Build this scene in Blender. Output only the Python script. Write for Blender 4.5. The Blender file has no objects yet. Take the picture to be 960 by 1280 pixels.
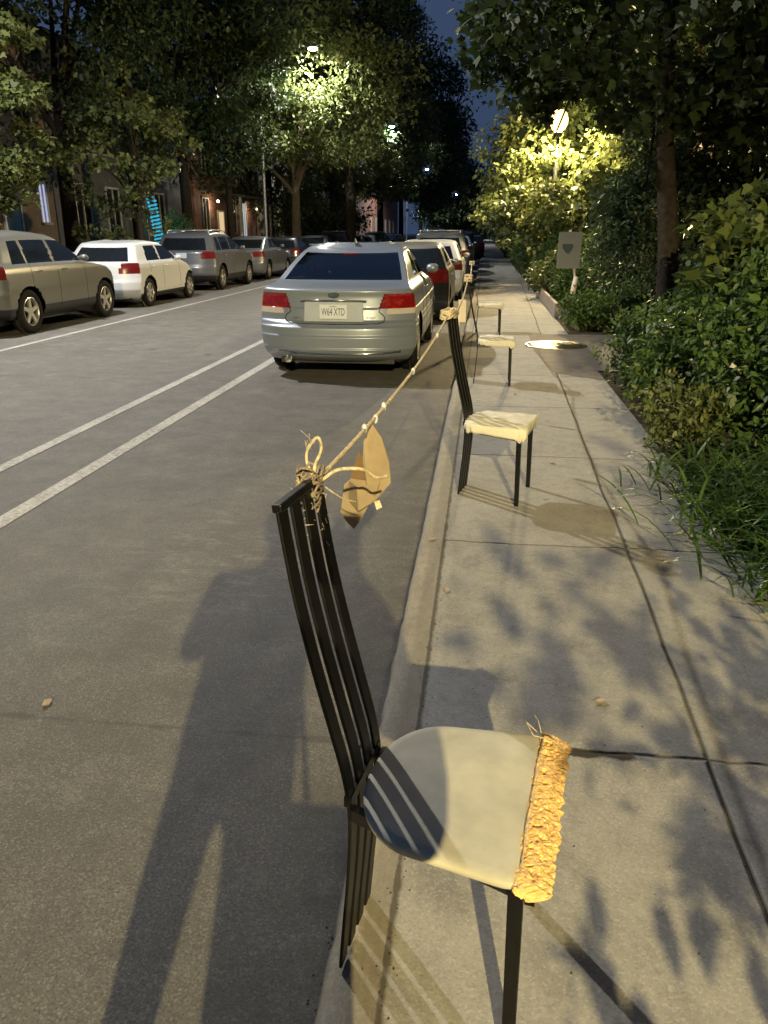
import bpy, bmesh, math, random
import numpy as np
from mathutils import Vector, Matrix, Euler
R = math.radians
random.seed(7)
S = bpy.context.scene
C = S.collection

# ------------------------------------------------------------------ camera
cam_d = bpy.data.cameras.new('camera')
cam = bpy.data.objects.new('camera', cam_d); C.objects.link(cam)
cam.location = (0, 0, 1.6)
cam.rotation_euler = (R(70.0), 0, R(7.14))
cam_d.sensor_fit = 'VERTICAL'; cam_d.sensor_height = 24.0
cam_d.lens = 24.0 * 960 / 1280
cam_d.clip_start = 0.05; cam_d.clip_end = 3000
S.camera = cam

# ------------------------------------------------------------------ world: the last light of dusk
w = bpy.data.worlds.new('World'); S.world = w; w.use_nodes = True
nt = w.node_tree; nt.nodes.clear()
sky = nt.nodes.new('ShaderNodeTexSky'); sky.sky_type = 'NISHITA'; sky.sun_disc = False
sky.sun_elevation = R(-3.5); sky.sun_rotation = R(250); sky.altitude = 50
sky.ozone_density = 2.5
bg = nt.nodes.new('ShaderNodeBackground'); bg.inputs['Strength'].default_value = 0.45
wo = nt.nodes.new('ShaderNodeOutputWorld')
bg2 = nt.nodes.new('ShaderNodeBackground')     # city glow in the night sky
bg2.inputs['Color'].default_value = (.30, .52, 1.0, 1); bg2.inputs['Strength'].default_value = .11
ads = nt.nodes.new('ShaderNodeAddShader')
nt.links.new(sky.outputs[0], bg.inputs[0]); nt.links.new(bg.outputs[0], ads.inputs[0]); nt.links.new(bg2.outputs[0], ads.inputs[1])
nt.links.new(ads.outputs[0], wo.inputs[0])
S.view_settings.view_transform = 'Standard'; S.view_settings.look = 'None'
S.view_settings.exposure = 0.0; S.view_settings.gamma = 1.0
S.view_settings.use_curve_mapping = False
S.render.engine = 'CYCLES'
S.cycles.use_denoising = True
S.cycles.max_bounces = 5; S.cycles.diffuse_bounces = 3; S.cycles.glossy_bounces = 3
S.cycles.transmission_bounces = 4; S.cycles.transparent_max_bounces = 6
S.cycles.sample_clamp_indirect = 4.0
S.cycles.caustics_reflective = False; S.cycles.caustics_refractive = False

# ------------------------------------------------------------------ street light powers (watts), used in the lamp builders
P_NEAR = 28000.0      # warm lamp behind the photographer
P_LEFT = 6700.0      # cool-white lamps on the left side
P_POST = 4200.0       # warm post-top lamp beside the pavement
COL_WARM = (1.0, 0.79, 0.37)
COL_COOL = (1.0, 0.955, 0.87)
COL_POST = (1.0, 0.76, 0.38)

# ------------------------------------------------------------------ materials
MATS = {}
def new_mat(name):
    m = bpy.data.materials.new(name); m.use_nodes = True
    m.node_tree.nodes.clear(); MATS[name] = m
    return m
class N:
    """small node helper"""
    def __init__(s, m): s.t = m.node_tree
    def n(s, typ, ins=None, **kw):
        o = s.t.nodes.new(typ)
        for k, v in kw.items(): setattr(o, k, v)
        for k, v in (ins or {}).items():
            if hasattr(v, 'bl_idname') or isinstance(v, bpy.types.NodeSocket):
                s.t.links.new(v, o.inputs[k])
            else: o.inputs[k].default_value = v
        return o
    def math(s, op, a, b=0.0, c=0.0):
        o = s.t.nodes.new('ShaderNodeMath'); o.operation = op
        for i, v in enumerate((a, b, c)):
            if isinstance(v, bpy.types.NodeSocket): s.t.links.new(v, o.inputs[i])
            else: o.inputs[i].default_value = v
        return o.outputs[0]
    def ramp(s, f, stops, interp='LINEAR'):
        o = s.t.nodes.new('ShaderNodeValToRGB'); o.color_ramp.interpolation = interp
        e = o.color_ramp.elements
        while len(e) < len(stops): e.new(0.5)
        for i, (p, c) in enumerate(stops):
            e[i].position = p
            e[i].color = (c, c, c, 1) if isinstance(c, (int, float)) else (*c, 1)
        s.t.links.new(f, o.inputs[0]); return o.outputs[0]
    def mix(s, f, a, b, mode='MIX'):
        o = s.t.nodes.new('ShaderNodeMix'); o.data_type = 'RGBA'; o.blend_type = mode
        for i, v in ((0, f), (6, a), (7, b)):
            if isinstance(v, bpy.types.NodeSocket): s.t.links.new(v, o.inputs[i])
            elif i == 0: o.inputs[0].default_value = v
            else: o.inputs[i].default_value = (*v, 1) if len(v) == 3 else v
        return o.outputs[2]
    def coord(s, scale=(1, 1, 1)):
        g = s.n('ShaderNodeTexCoord')
        mp = s.n('ShaderNodeMapping', {0: g.outputs['Object']}); mp.inputs['Scale'].default_value = scale
        return mp.outputs[0]
    def noise(s, vec, scale, detail=4, rough=.55, w=None):
        o = s.n('ShaderNodeTexNoise', {'Vector': vec, 'Scale': scale, 'Detail': detail, 'Roughness': rough})
        return o.outputs['Fac']
    def out(s, sh): s.n('ShaderNodeOutputMaterial', {0: sh})
    def bump(s, h, strength=.3, dist=.01, nrm=None):
        d = {'Height': h, 'Strength': strength, 'Distance': dist}
        if nrm is not None: d['Normal'] = nrm
        return s.n('ShaderNodeBump', d).outputs[0]

def plain(name, col, rough=.5, metal=0., var=.12, nscale=9., bump=0., bscale=60., spec=.5, coat=0., emit=None, estr=0.):
    m = new_mat(name); k = N(m)
    v = k.coord(); f = k.noise(v, nscale, 5)
    lo = tuple(c*(1-var) for c in col); hi = tuple(min(1, c*(1+var)) for c in col)
    c = k.mix(k.ramp(f, [(.3, 0.), (.7, 1.)]), lo, hi)
    ins = {'Base Color': c, 'Metallic': metal, 'Specular IOR Level': spec, 'Coat Weight': coat}
    rf = k.math('MULTIPLY_ADD', f, .16, rough-.08); ins['Roughness'] = rf
    if bump: ins['Normal'] = k.bump(k.noise(v, bscale, 5), bump, .004)
    if emit: ins['Emission Color'] = (*emit, 1); ins['Emission Strength'] = estr
    k.out(k.n('ShaderNodeBsdfPrincipled', ins).outputs[0])
    return m

def paint(name, col, rough=.3, metal=.3, coat=.5):
    m = new_mat(name); k = N(m)
    k.out(k.n('ShaderNodeBsdfPrincipled', {'Base Color': (*col, 1), 'Metallic': metal, 'Roughness': rough, 'Coat Weight': coat, 'Coat Roughness': .08}).outputs[0])
    return m

def leaf_mat(name, a, b, trans=.3, rough=.45):
    m = new_mat(name); k = N(m)
    g = k.n('ShaderNodeNewGeometry')
    big = k.noise(k.coord(), .9, 3)
    f = k.math('MULTIPLY_ADD', g.outputs['Random Per Island'], .6, k.math('MULTIPLY', big, .5))
    c = k.mix(k.ramp(f, [(.2, 0.), (.95, 1.)]), a, b)
    p = k.n('ShaderNodeBsdfPrincipled', {'Base Color': c, 'Roughness': rough, 'Specular IOR Level': .35})
    t = k.n('ShaderNodeBsdfTranslucent', {'Color': c})
    mx = k.n('ShaderNodeMixShader', {0: trans, 1: p.outputs[0], 2: t.outputs[0]})
    k.out(mx.outputs[0]); return m

def emis(name, col, s):
    m = new_mat(name); k = N(m)
    k.out(k.n('ShaderNodeEmission', {'Color': (*col, 1), 'Strength': s}).outputs[0]); return m

# asphalt
m = new_mat('asphalt'); k = N(m); v = k.coord()
sp = k.n('ShaderNodeSeparateXYZ', {0: v}); X, Y = sp.outputs[0], sp.outputs[1]
patch = k.noise(v, .55, 6, .6); fine = k.noise(v, 150, 7, .85); mid = k.noise(v, 9, 6, .7)
wheel = k.noise(k.coord((1.2, .06, 1)), 1.6, 3)
c = k.mix(k.ramp(patch, [(.3, 0.), (.7, 1.)]), (.106, .104, .098), (.160, .156, .146))
c = k.mix(k.ramp(mid, [(.45, 0.), (.75, .45)]), c, (.16, .155, .14))
c = k.mix(k.ramp(wheel, [(.4, 0.), (.7, .35)]), c, (.085, .082, .076))
agg = k.n("ShaderNodeTexVoronoi", {"Vector": v, "Scale": 190., 'Randomness': 1.0}); aggc = k.n('ShaderNodeSeparateColor', {0: agg.outputs['Color']}).outputs[0]
c = k.mix(k.ramp(aggc, [(.0, .55), (.35, 0.)]), c, (.05, .048, .045)); c = k.mix(k.ramp(aggc, [(.72, 0.), (1., .55)]), c, (.27, .26, .24))
mot = k.noise(v, 3.1, 9, .78)
c = k.mix(k.ramp(mot, [(.46, 0.), (.62, .55)]), c, (.075, .072, .067)); c = k.mix(k.ramp(mot, [(.34, .5), (.44, 0.)]), c, (.23, .222, .20))
gut = k.math('MULTIPLY', k.ramp(k.math('ADD', X, 1.0), [(.45, 0.), (.70, .75)]), k.ramp(k.noise(v, 6, 6, .7), [(.38, 0.), (.6, 1.)]))
c = k.mix(gut, c, (.055, .050, .042))
c = k.mix(k.ramp(fine, [(.38, .8), (.50, 0.)]), c, (.03, .028, .025))
c = k.mix(k.ramp(fine, [(.60, 0.), (.74, .75)]), c, (.30, .29, .26))
st = k.n('ShaderNodeTexVoronoi', {'Vector': k.coord((1, .8, 1)), 'Scale': .9, 'Randomness': 1.0}, feature='F1')
c = k.mix(k.ramp(st.outputs['Distance'], [(.035, .75), (.06, 0.)]), c, (.035, .032, .028))   # chewing gum and oil spots
wob = k.math('MULTIPLY', k.math('SUBTRACT', k.noise(v, 3.0, 5), .5), .12)
cr = k.math('ABSOLUTE', k.math('SUBTRACT', k.math('ADD', k.math('PINGPONG', k.math('SUBTRACT', Y, 2.12), 3.2), wob), 0.0))
c = k.mix(k.ramp(cr, [(.004, .55), (.02, 0.)]), c, (.04, .038, .035))
# dusty pale scuffs by the chair
sc = k.math('MULTIPLY', k.ramp(k.noise(k.coord((1.3, 3, 1)), 4.5, 7, .72), [(.52, 0.), (.68, 1.)]),
            k.ramp(k.n('ShaderNodeVectorMath', {0: v, 1: (-1.25, 3.55, 0)}, operation='DISTANCE').outputs['Value'], [(.2, .55), (1.1, 0.)]))
c = k.mix(sc, c, (.27, .26, .23))
b = k.bump(fine, .55, .004); b = k.bump(mid, .25, .01, b)
rg = k.math('MULTIPLY_ADD', patch, .25, .58)
k.out(k.n('ShaderNodeBsdfPrincipled', {'Base Color': c, 'Roughness': rg, 'Normal': b, 'Specular IOR Level': .35}).outputs[0])

def concrete(name, a, b_, joints=True, worn=0.):
    m = new_mat(name); k = N(m); v = k.coord()
    sp = k.n('ShaderNodeSeparateXYZ', {0: v}); X, Y = sp.outputs[0], sp.outputs[1]
    big = k.noise(v, 1.1, 6, .6); fine = k.noise(v, 120, 3, .7); mid = k.noise(v, 14, 6, .7)
    c = k.mix(k.ramp(big, [(.3, 0.), (.7, 1.)]), a, b_)
    c = k.mix(k.ramp(mid, [(.48, 0.), (.75, .55)]), c, tuple(x*.6 for x in a))
    st1 = k.noise(v, 3.4, 10, .78)
    c = k.mix(k.ramp(st1, [(.47, 0.), (.66, .65)]), c, tuple(x*.5 for x in a))
    sl = k.n('ShaderNodeTexWhiteNoise', {'Vector': k.n('ShaderNodeVectorMath', {0: k.n('ShaderNodeVectorMath', {0: v, 1: (.1, -2.03, 0)}, operation='ADD').outputs[0], 1: (1.15, .5988, 0)}, operation='MULTIPLY').outputs[0]}, noise_dimensions='3D')
    fl = k.n('ShaderNodeVectorMath', {0: sl.inputs['Vector'].links[0].from_socket}, operation='FLOOR')
    sl2 = k.n('ShaderNodeTexWhiteNoise', {'Vector': fl.outputs[0]}, noise_dimensions='3D')
    c = k.mix(k.math('MULTIPLY', sl2.outputs['Value'], .22), c, tuple(x*.45 for x in a))
    ag = k.n('ShaderNodeTexVoronoi', {'Vector': v, 'Scale': 185., 'Randomness': 1.0}); agc = k.n('ShaderNodeSeparateColor', {0: ag.outputs['Color']}).outputs[0]
    c = k.mix(k.ramp(agc, [(.0, .28), (.3, 0.)]), c, tuple(x*.5 for x in a)); c = k.mix(k.ramp(agc, [(.75, 0.), (1., .3)]), c, tuple(min(1, x*1.35) for x in b_))
    gum = k.n('ShaderNodeTexVoronoi', {'Vector': v, 'Scale': 1.7, 'Randomness': 1.0}); c = k.mix(k.ramp(gum.outputs['Distance'], [(.03, .5), (.045, 0.)]), c, tuple(x*.3 for x in a))
    c = k.mix(k.ramp(fine, [(.3, .5), (.42, 0.)]), c, tuple(x*.35 for x in a))
    c = k.mix(k.ramp(fine, [(.66, 0.), (.8, .35)]), c, tuple(min(1, x*1.5) for x in b_))
    h = fine
    bn = k.bump(fine, .35, .003); bn = k.bump(mid, .22, .008, bn)
    if worn:
        wv = k.noise(k.coord((2.2, .6, 1)), 24, 9, .85)
        c = k.mix(k.ramp(wv, [(.42, 0.), (.6, worn)]), c, (.26, .22, .155))
        bn = k.bump(wv, .6, .012, bn)
        xx = k.math('ADD', X, k.math('MULTIPLY', k.math('SUBTRACT', wv, .5), .03))
        c = k.mix(k.ramp(k.math('ADD', xx, .5), [(.275, 0.), (.292, .45)]), c, tuple(q*.55 for q in a))
        c = k.mix(k.ramp(k.math('ADD', xx, .5), [(.213, .8), (.228, 0.)]), c, (.09, .08, .06))
    if joints:
        wob = k.math('MULTIPLY', k.math('SUBTRACT', k.noise(v, 2.2, 6, .6), .5), .07)
        wob2 = k.math('MULTIPLY', k.math('SUBTRACT', k.noise(v, .6, 3, .5), .5), .07)
        cross = k.math('PINGPONG', k.math('ADD', k.math('SUBTRACT', Y, 2.03), wob), .835)
        lng = k.math('ABSOLUTE', k.math('ADD', k.math('SUBTRACT', X, k.math('MULTIPLY_ADD', Y, .018, .70)), wob2))
        per = k.math('MULTIPLY', wob, .2)
        dist = k.math('MINIMUM', cross, lng)
        dist = k.math('ADD', dist, k.math('MULTIPLY', k.math('SUBTRACT', mid, .5), .007))
        c = k.mix(k.ramp(dist, [(.002, .8), (.0085, 0.)]), c, (.05, .042, .03))
        bn = k.bump(k.ramp(dist, [(.0, 0.), (.012, 1.)]), .9, .012, bn)
        # broken slab edge at the near joint
        blob = k.n('ShaderNodeVectorMath', {0: v, 1: (.34, 2.02, 0)}, operation='SUBTRACT')
        bs = k.n('ShaderNodeVectorMath', {0: blob.outputs[0], 1: (1.0, 7.0, 0)}, operation='MULTIPLY')
        bl = k.n('ShaderNodeVectorMath', {0: bs.outputs[0]}, operation='LENGTH')
        bf = k.ramp(k.math('ADD', bl.outputs['Value'], k.math('MULTIPLY', k.math('SUBTRACT', k.noise(v, 9, 5), .5), .5)), [(.10, .95), (.17, 0.)])
        c = k.mix(bf, c, (.02, .017, .013))
        dirt = k.math('ABSOLUTE', k.math('SUBTRACT', X, -.150))
        dirt = k.math('ADD', dirt, k.math('MULTIPLY', k.math('SUBTRACT', mid, .5), .03))
        c = k.mix(k.ramp(dirt, [(.004, .85), (.014, 0.)]), c, (.055, .045, .03))
    k.out(k.n('ShaderNodeBsdfPrincipled', {'Base Color': c, 'Roughness': k.math('MULTIPLY_ADD', big, .2, .68), 'Normal': bn, 'Specular IOR Level': .3}).outputs[0])
    return m
concrete('pavement', (.285, .278, .25), (.37, .36, .325))
concrete('kerb', (.34, .31, .245), (.44, .41, .33), joints=False, worn=.5)
concrete('entry_path', (.155, .135, .115), (.20, .175, .145), joints=False)
concrete('stone', (.28, .26, .22), (.36, .33, .28), joints=False)

# worn road paint: the asphalt shows through
m = new_mat('road_paint'); k = N(m); v = k.coord()
f = k.noise(v, 30, 6, .75); f2 = k.noise(v, 3, 4)
c = k.mix(k.ramp(k.math('ADD', f, k.math('MULTIPLY', f2, .35)), [(.56, 0.), (.80, .9)]), (.46, .45, .42), (.17, .165, .15))
k.out(k.n('ShaderNodeBsdfPrincipled', {'Base Color': c, 'Roughness': .7, 'Normal': k.bump(f, .3, .003)}).outputs[0])

plain('soil', (.055, .042, .028), .95, var=.45, nscale=7, bump=.8, bscale=25, spec=.1)
plain('ground_far', (.05, .05, .035), .95, var=.3, nscale=2, spec=.1)
plain('black_wood', (.004, .004, .005), .42, var=.3, nscale=30, spec=.28)
plain('black_metal', (.008, .008, .009), .4, var=.2, spec=.5)
plain('vinyl', (.47, .455, .37), .62, var=.17, nscale=11, bump=.15, bscale=260, spec=.3)
plain('cloth', (.70, .67, .55), .85, var=.10, nscale=14, bump=.35, bscale=180, spec=.15)
plain('foam', (.84, .53, .21), .9, var=.28, nscale=70, bump=1., bscale=150, spec=.1)
plain('card', (.30, .24, .155), .75, var=.14, nscale=18, bump=.2, bscale=120, spec=.2)
plain('card_edge', (.16, .10, .05), .85, var=.2, nscale=60)
plain('twine', (.66, .57, .40), .9, var=.35, nscale=90, bump=.8, bscale=400, spec=.1)
plain('fray', (.30, .25, .19), .95, var=.5, nscale=45, bump=.8, bscale=300, spec=.1)
paint('silver_paint', (0.225, 0.265, 0.335), 0.38, 0.35)
paint('beige_paint', (0.26, 0.26, 0.22), 0.36, 0.3)
paint('olive_paint', (0.155, 0.16, 0.15), 0.34, 0.3)
paint('white_paint', (0.58, 0.605, 0.62), 0.35, 0)
paint('grey_paint', (0.12, 0.13, 0.145), 0.34, 0.3)
paint('dark_paint', (0.018, 0.02, 0.026), 0.3, 0.2)
paint('red_paint', (0.17, 0.025, 0.02), 0.3, 0.2)
plain('car_glass', (.010, .013, .017), .06, var=.1, spec=.7)
m = new_mat('clear_car_glass'); k = N(m)
fr = k.n('ShaderNodeFresnel', {'IOR': 1.5}); gl_ = k.n('ShaderNodeBsdfGlossy', {'Color': (1, 1, 1, 1), 'Roughness': .03}); tr_g = k.n('ShaderNodeBsdfTransparent', {'Color': (.62, .66, .68, 1)})
k.out(k.n('ShaderNodeMixShader', {0: k.math('MULTIPLY_ADD', fr.outputs[0], 1.3, .07), 1: tr_g.outputs[0], 2: gl_.outputs[0]}).outputs[0])
plain('tyre', (.012, .012, .012), .8, var=.2, bump=.3, bscale=80, spec=.2)
plain('alloy', (.50, .50, .48), .35, metal=.6, var=.05)
plain('wheel_dark', (.05, .05, .05), .5, metal=.4)
plain('trim', (.012, .012, .013), .5, var=.1)
plain('chrome', (.6, .6, .6), .15, metal=1., var=.02)
m = new_mat('tail_red'); k = N(m); v = k.coord()
vo = k.n('ShaderNodeTexVoronoi', {'Vector': v, 'Scale': 22.0}); bn_ = k.noise(k.coord((1, 1, 2.2)), 7, 3)
c = k.mix(k.ramp(vo.outputs['Distance'], [(.1, .0), (.6, .6)]), (.25, .008, .009), (.12, .003, .004))
c = k.mix(k.ramp(bn_, [(.54, 0.), (.60, .5)]), c, (.42, .03, .03))
k.out(k.n('ShaderNodeBsdfPrincipled', {'Base Color': c, 'Roughness': .12, 'Coat Weight': .8, 'Normal': k.bump(vo.outputs['Distance'], .5, .01)}).outputs[0])
plain('tail_dim', (.13, .010, .010), .2, var=.15, nscale=25, coat=.5)
plain('tail_clear', (.5, .45, .42), .15, var=.1, coat=.8)
plain('plate_white', (.60, .66, .76), .45, var=.05)
plain('plate_surround', (.36, .41, .50), .4, var=.04)
plain('plate_ink', (.05, .07, .14), .5)
plain('bark', (.034, .028, .022), .95, var=.4, nscale=16, bump=1., bscale=30, spec=.1)
plain('bark_pale', (.17, .145, .105), .9, var=.25, nscale=12, bump=.8, bscale=24, spec=.1)
plain('pole_paint', (.03, .035, .033), .45, var=.1)
plain('galvanised', (.24, .25, .25), .45, metal=.6, var=.1)
plain('board_white', (.15, .165, .165), .55, var=.06)
plain('board_ink', (.02, .045, .07), .6)
plain('post_white', (.62, .56, .47), .7, var=.15, nscale=5)
plain('plank', (.33, .27, .20), .8, var=.2, nscale=8, bump=.5)
plain('petal', (.80, .78, .74), .7, var=.05)
plain('skin', (.42, .26, .19), .55, var=.06)
plain('jacket', (.03, .035, .05), .85, var=.15)
plain('trousers', (.025, .03, .045), .85, var=.15)
plain('shoe', (.05, .05, .05), .6)
plain('hair', (.02, .014, .01), .6, var=.3, nscale=60)
plain('manhole_iron', (.16, .145, .11), .33, metal=.85, var=.25, nscale=20, bump=.5, bscale=40)
plain('cream_wall', (.42, .38, .32), .85, var=.12, nscale=3)
plain('grey_wall', (.10, .10, .105), .9, var=.2, nscale=3)
plain('green_wall', (.17, .25, .21), .8, var=.15, nscale=3)
plain('roof_dark', (.03, .03, .033), .9)
plain('frame_white', (.48, .48, .46), .6)
plain('window_dark', (.012, .014, .018), .08, spec=.7)
plain('door_wood', (.10, .04, .02), .5)
m = new_mat('lamp_globe'); k = N(m)
k.out(k.n('ShaderNodeAddShader', {0: k.n('ShaderNodeEmission', {'Color': (1, .64, .22, 1), 'Strength': 2.3}).outputs[0], 1: k.n('ShaderNodeBsdfTransparent').outputs[0]}).outputs[0])
emis('lamp_glow', (1., .80, .42), 60.)
emis('lamp_lens', (1., .93, .80), 120.)
emis('window_blue', (.30, .42, .95), .55)
emis('window_violet', (.62, .66, 1.0), .7)
emis('window_warm', (1., .72, .38), .75)
emis('window_pale', (.85, .92, 1.), .55)
emis('led_cyan', (.07, .55, .78), .75)
emis('porch_glow', (1., .78, .45), 9.)
def brick(name, a, b_, mo, sc=1.):
    m = new_mat(name); k = N(m); g = k.n('ShaderNodeTexCoord')
    mp = k.n('ShaderNodeMapping', {0: g.outputs['Object']}); mp.inputs['Rotation'].default_value = (R(90), 0, R(90))
    sp = k.n('ShaderNodeSeparateXYZ', {0: g.outputs['Object']})
    cb = k.n('ShaderNodeCombineXYZ', {0: k.math('ADD', sp.outputs[1], sp.outputs[0]), 1: sp.outputs[2], 2: 0.})
    br = k.n('ShaderNodeTexBrick', {'Vector': cb.outputs[0], 'Color1': (*a, 1), 'Color2': (*b_, 1), 'Mortar': (*mo, 1), 'Scale': 1.,
             'Mortar Size': .006, 'Brick Width': .21, 'Row Height': .072, 'Bias': 0.})
    c = k.mix(k.ramp(k.noise(g.outputs['Object'], 2., 5), [(.35, 0.), (.7, .35)]), br.outputs['Color'], tuple(x*.5 for x in a))
    k.out(k.n('ShaderNodeBsdfPrincipled', {'Base Color': c, 'Roughness': .85, 'Normal': k.bump(br.outputs['Fac'], -.4, .006)}).outputs[0])
brick('red_brick', (.15, .06, .044), (.19, .08, .058), (.25, .22, .19))
brick('brown_brick', (.13, .085, .06), (.18, .12, .08), (.2, .18, .15))
leaf_mat('leaf_maple', (.018, .034, .010), (.055, .080, .020), rough=.65)
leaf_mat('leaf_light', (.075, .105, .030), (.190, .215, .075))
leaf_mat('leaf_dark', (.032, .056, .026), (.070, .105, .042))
leaf_mat('leaf_shrub', (.040, .085, .022), (.120, .185, .045))
leaf_mat('leaf_olive', (.060, .090, .022), (.145, .175, .048))
leaf_mat('leaf_blade', (.050, .120, .022), (.160, .26, .055), rough=.35)
leaf_mat('leaf_yellow', (.30, .26, .07), (.42, .36, .12))
M = MATS

# ------------------------------------------------------------------ mesh helpers
class MB:
    def __init__(s): s.v = []; s.f = []; s.mi = []
    def add(s, vs, fs, mi=0):
        o = len(s.v); s.v += [tuple(p) for p in vs]
        s.f += [tuple(i+o for i in f) for f in fs]; s.mi += [mi]*len(fs)
        return s
    def box(s, x0, x1, y0, y1, z0, z1, mi=0):
        vs = [(x, y, z) for z in (z0, z1) for y in (y0, y1) for x in (x0, x1)]
        return s.add(vs, [(0, 2, 3, 1), (4, 5, 7, 6), (0, 1, 5, 4), (2, 6, 7, 3), (0, 4, 6, 2), (1, 3, 7, 5)], mi)
    def tube(s, pts, rad, n=8, cap=True, mi=0, sx=1., sy=1.):
        pts = [Vector(p) for p in pts]; N_ = len(pts)
        if not hasattr(rad, '__len__'): rad = [rad]*N_
        vs = []; up = Vector((0, 0, 1))
        t0 = (pts[1]-pts[0]).normalized()
        if abs(t0.dot(up)) > .9: up = Vector((1, 0, 0))
        a = t0.cross(up).normalized()
        for i in range(N_):
            t = (pts[min(i+1, N_-1)]-pts[max(i-1, 0)]).normalized()
            a = (a - t*a.dot(t)).normalized(); b = t.cross(a)
            for j in range(n):
                q = 2*math.pi*j/n
                vs.append(pts[i] + a*math.cos(q)*rad[i]*sx + b*math.sin(q)*rad[i]*sy)
        fs = [(i*n+j, i*n+(j+1) % n, (i+1)*n+(j+1) % n, (i+1)*n+j) for i in range(N_-1) for j in range(n)]
        if cap: fs += [tuple(range(n-1, -1, -1)), tuple((N_-1)*n+j for j in range(n))]
        return s.add(vs, fs, mi)
    def lathe(s, prof, n=24, axis='z', c=(0, 0, 0), mi=0):
        vs = []
        for r, h in prof:
            for j in range(n):
                q = 2*math.pi*j/n; x, y = r*math.cos(q), r*math.sin(q)
                p = (x, y, h) if axis == 'z' else (h, x, y)
                vs.append((p[0]+c[0], p[1]+c[1], p[2]+c[2]))
        fs = [(i*n+j, i*n+(j+1) % n, (i+1)*n+(j+1) % n, (i+1)*n+j) for i in range(len(prof)-1) for j in range(n)]
        return s.add(vs, fs, mi)
    def build(s, name, mat, parent=None, smooth=False, bevel=0.):
        me = bpy.data.meshes.new(name); me.from_pydata(s.v, [], s.f)
        for mm in (mat if isinstance(mat, (list, tuple)) else [mat]): me.materials.append(MATS[mm] if isinstance(mm, str) else mm)
        if any(s.mi): me.polygons.foreach_set('material_index', s.mi)
        if smooth: me.polygons.foreach_set('use_smooth', [True]*len(me.polygons))
        me.update()
        o = bpy.data.objects.new(name, me); C.objects.link(o); o.parent = parent
        if bevel:
            b = o.modifiers.new('bevel', 'BEVEL'); b.width = bevel; b.segments = 2; b.limit_method = 'ANGLE'
        return o
def tag(o, label=None, cat=None, group=None, kind=None):
    if label: o['label'] = label
    if cat: o['category'] = cat
    if group: o['group'] = group
    if kind: o['kind'] = kind
    return o
def thing(name, label, cat, loc=(0, 0, 0), rz=0, group=None):
    o = bpy.data.objects.new(name, None); C.objects.link(o)
    o.empty_display_size = .2
    o.location = loc; o.rotation_euler = (0, 0, rz)
    return tag(o, label, cat, group)
def copy_tree(o, parent=None):
    c = o.copy(); C.objects.link(c); c.parent = parent
    for ch in list(o.children): copy_tree(ch, c)
    return c
def struct(name, mb, mat, **kw):
    o = mb.build(name, mat, **kw); o['kind'] = 'structure'; return o
def sheet(x0, x1, y0, y1, z): 
    return MB().add([(x0, y0, z), (x1, y0, z), (x1, y1, z), (x0, y1, z)], [(0, 1, 2, 3)])

# ------------------------------------------------------------------ ground, road, pavements
struct('ground', sheet(-900, 900, -900, 900, -.06), 'ground_far')
struct('road', sheet(-9.6, -.285, -60, 420, 0), 'asphalt')
ln = MB()
for x, wd in ((-3.40, .105), (-2.755, .12), (-6.86, .10)):
    ln.add([(x-wd/2, -40, .004), (x+wd/2, -40, .004), (x+wd/2, 260, .004), (x-wd/2, 260, .004)], [(0, 1, 2, 3)])
struct('road_markings', ln, 'road_paint')
# worn kerb with a rounded, chipped edge
rng = np.random.default_rng(3)
def kerb(x_face, x_back, sgn, name, y0=-12, y1=30, step=.06):
    prof = [(x_face, -.03), (x_face+.004*sgn, .045), (x_face+.014*sgn, .078), (x_face+.035*sgn, .094), (x_face+.07*sgn, .099), (x_back, .100)]
    ys = list(np.arange(y0, y1, step)) + list(np.arange(y1, 420, 8.))
    vs = []
    j1 = np.convolve(rng.normal(0, 1, len(ys)+8), np.ones(9)/9, 'valid'); j2 = rng.normal(0, 1, len(ys))
    for i, y in enumerate(ys):
        for q, (x, z) in enumerate(prof):
            a = (.006*j1[i] + .0022*j2[i])*(1 if 1 <= q <= 4 else 0)
            vs.append((x+a*1.0*sgn*(q < 4), y, z-abs(a)*.9*(q in (2, 3, 4))))
    n = len(prof)
    fs = [(i*n+q, (i+1)*n+q, (i+1)*n+q+1, i*n+q+1) for i in range(len(ys)-1) for q in range(n-1)]
    if sgn < 0: fs = [f[::-1] for f in fs]
    return struct(name, MB().add(vs, fs), 'kerb', smooth=True)
kerb(-.290, -.158, 1, 'kerb')
struct('pavement', MB().box(-.158, 1.34, -60, 420, -.05, .1), 'pavement')
struct('entry_path', sheet(1.34, 6.0, 9.1, 12.5, .103), 'entry_path')
ap = MB(); ap.add([(.84, 8.9, .104), (1.339, 8.5, .104), (1.339, 12.5, .104), (.72, 12.5, .104), (.70, 10.6, .104)], [(0, 1, 2, 3, 4)])
struct('entry_apron', ap, 'entry_path')
struct('soil', MB().box(1.34, 8.0, -60, 420, -.05, .09), 'soil')
kerb(-9.6, -9.75, -1, 'kerb')
struct('pavement', MB().box(-11.9, -9.75, -60, 420, -.05, .1), 'pavement')
struct('soil', MB().box(-30, -11.9, -60, 420, -.05, .09), 'soil')
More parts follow.
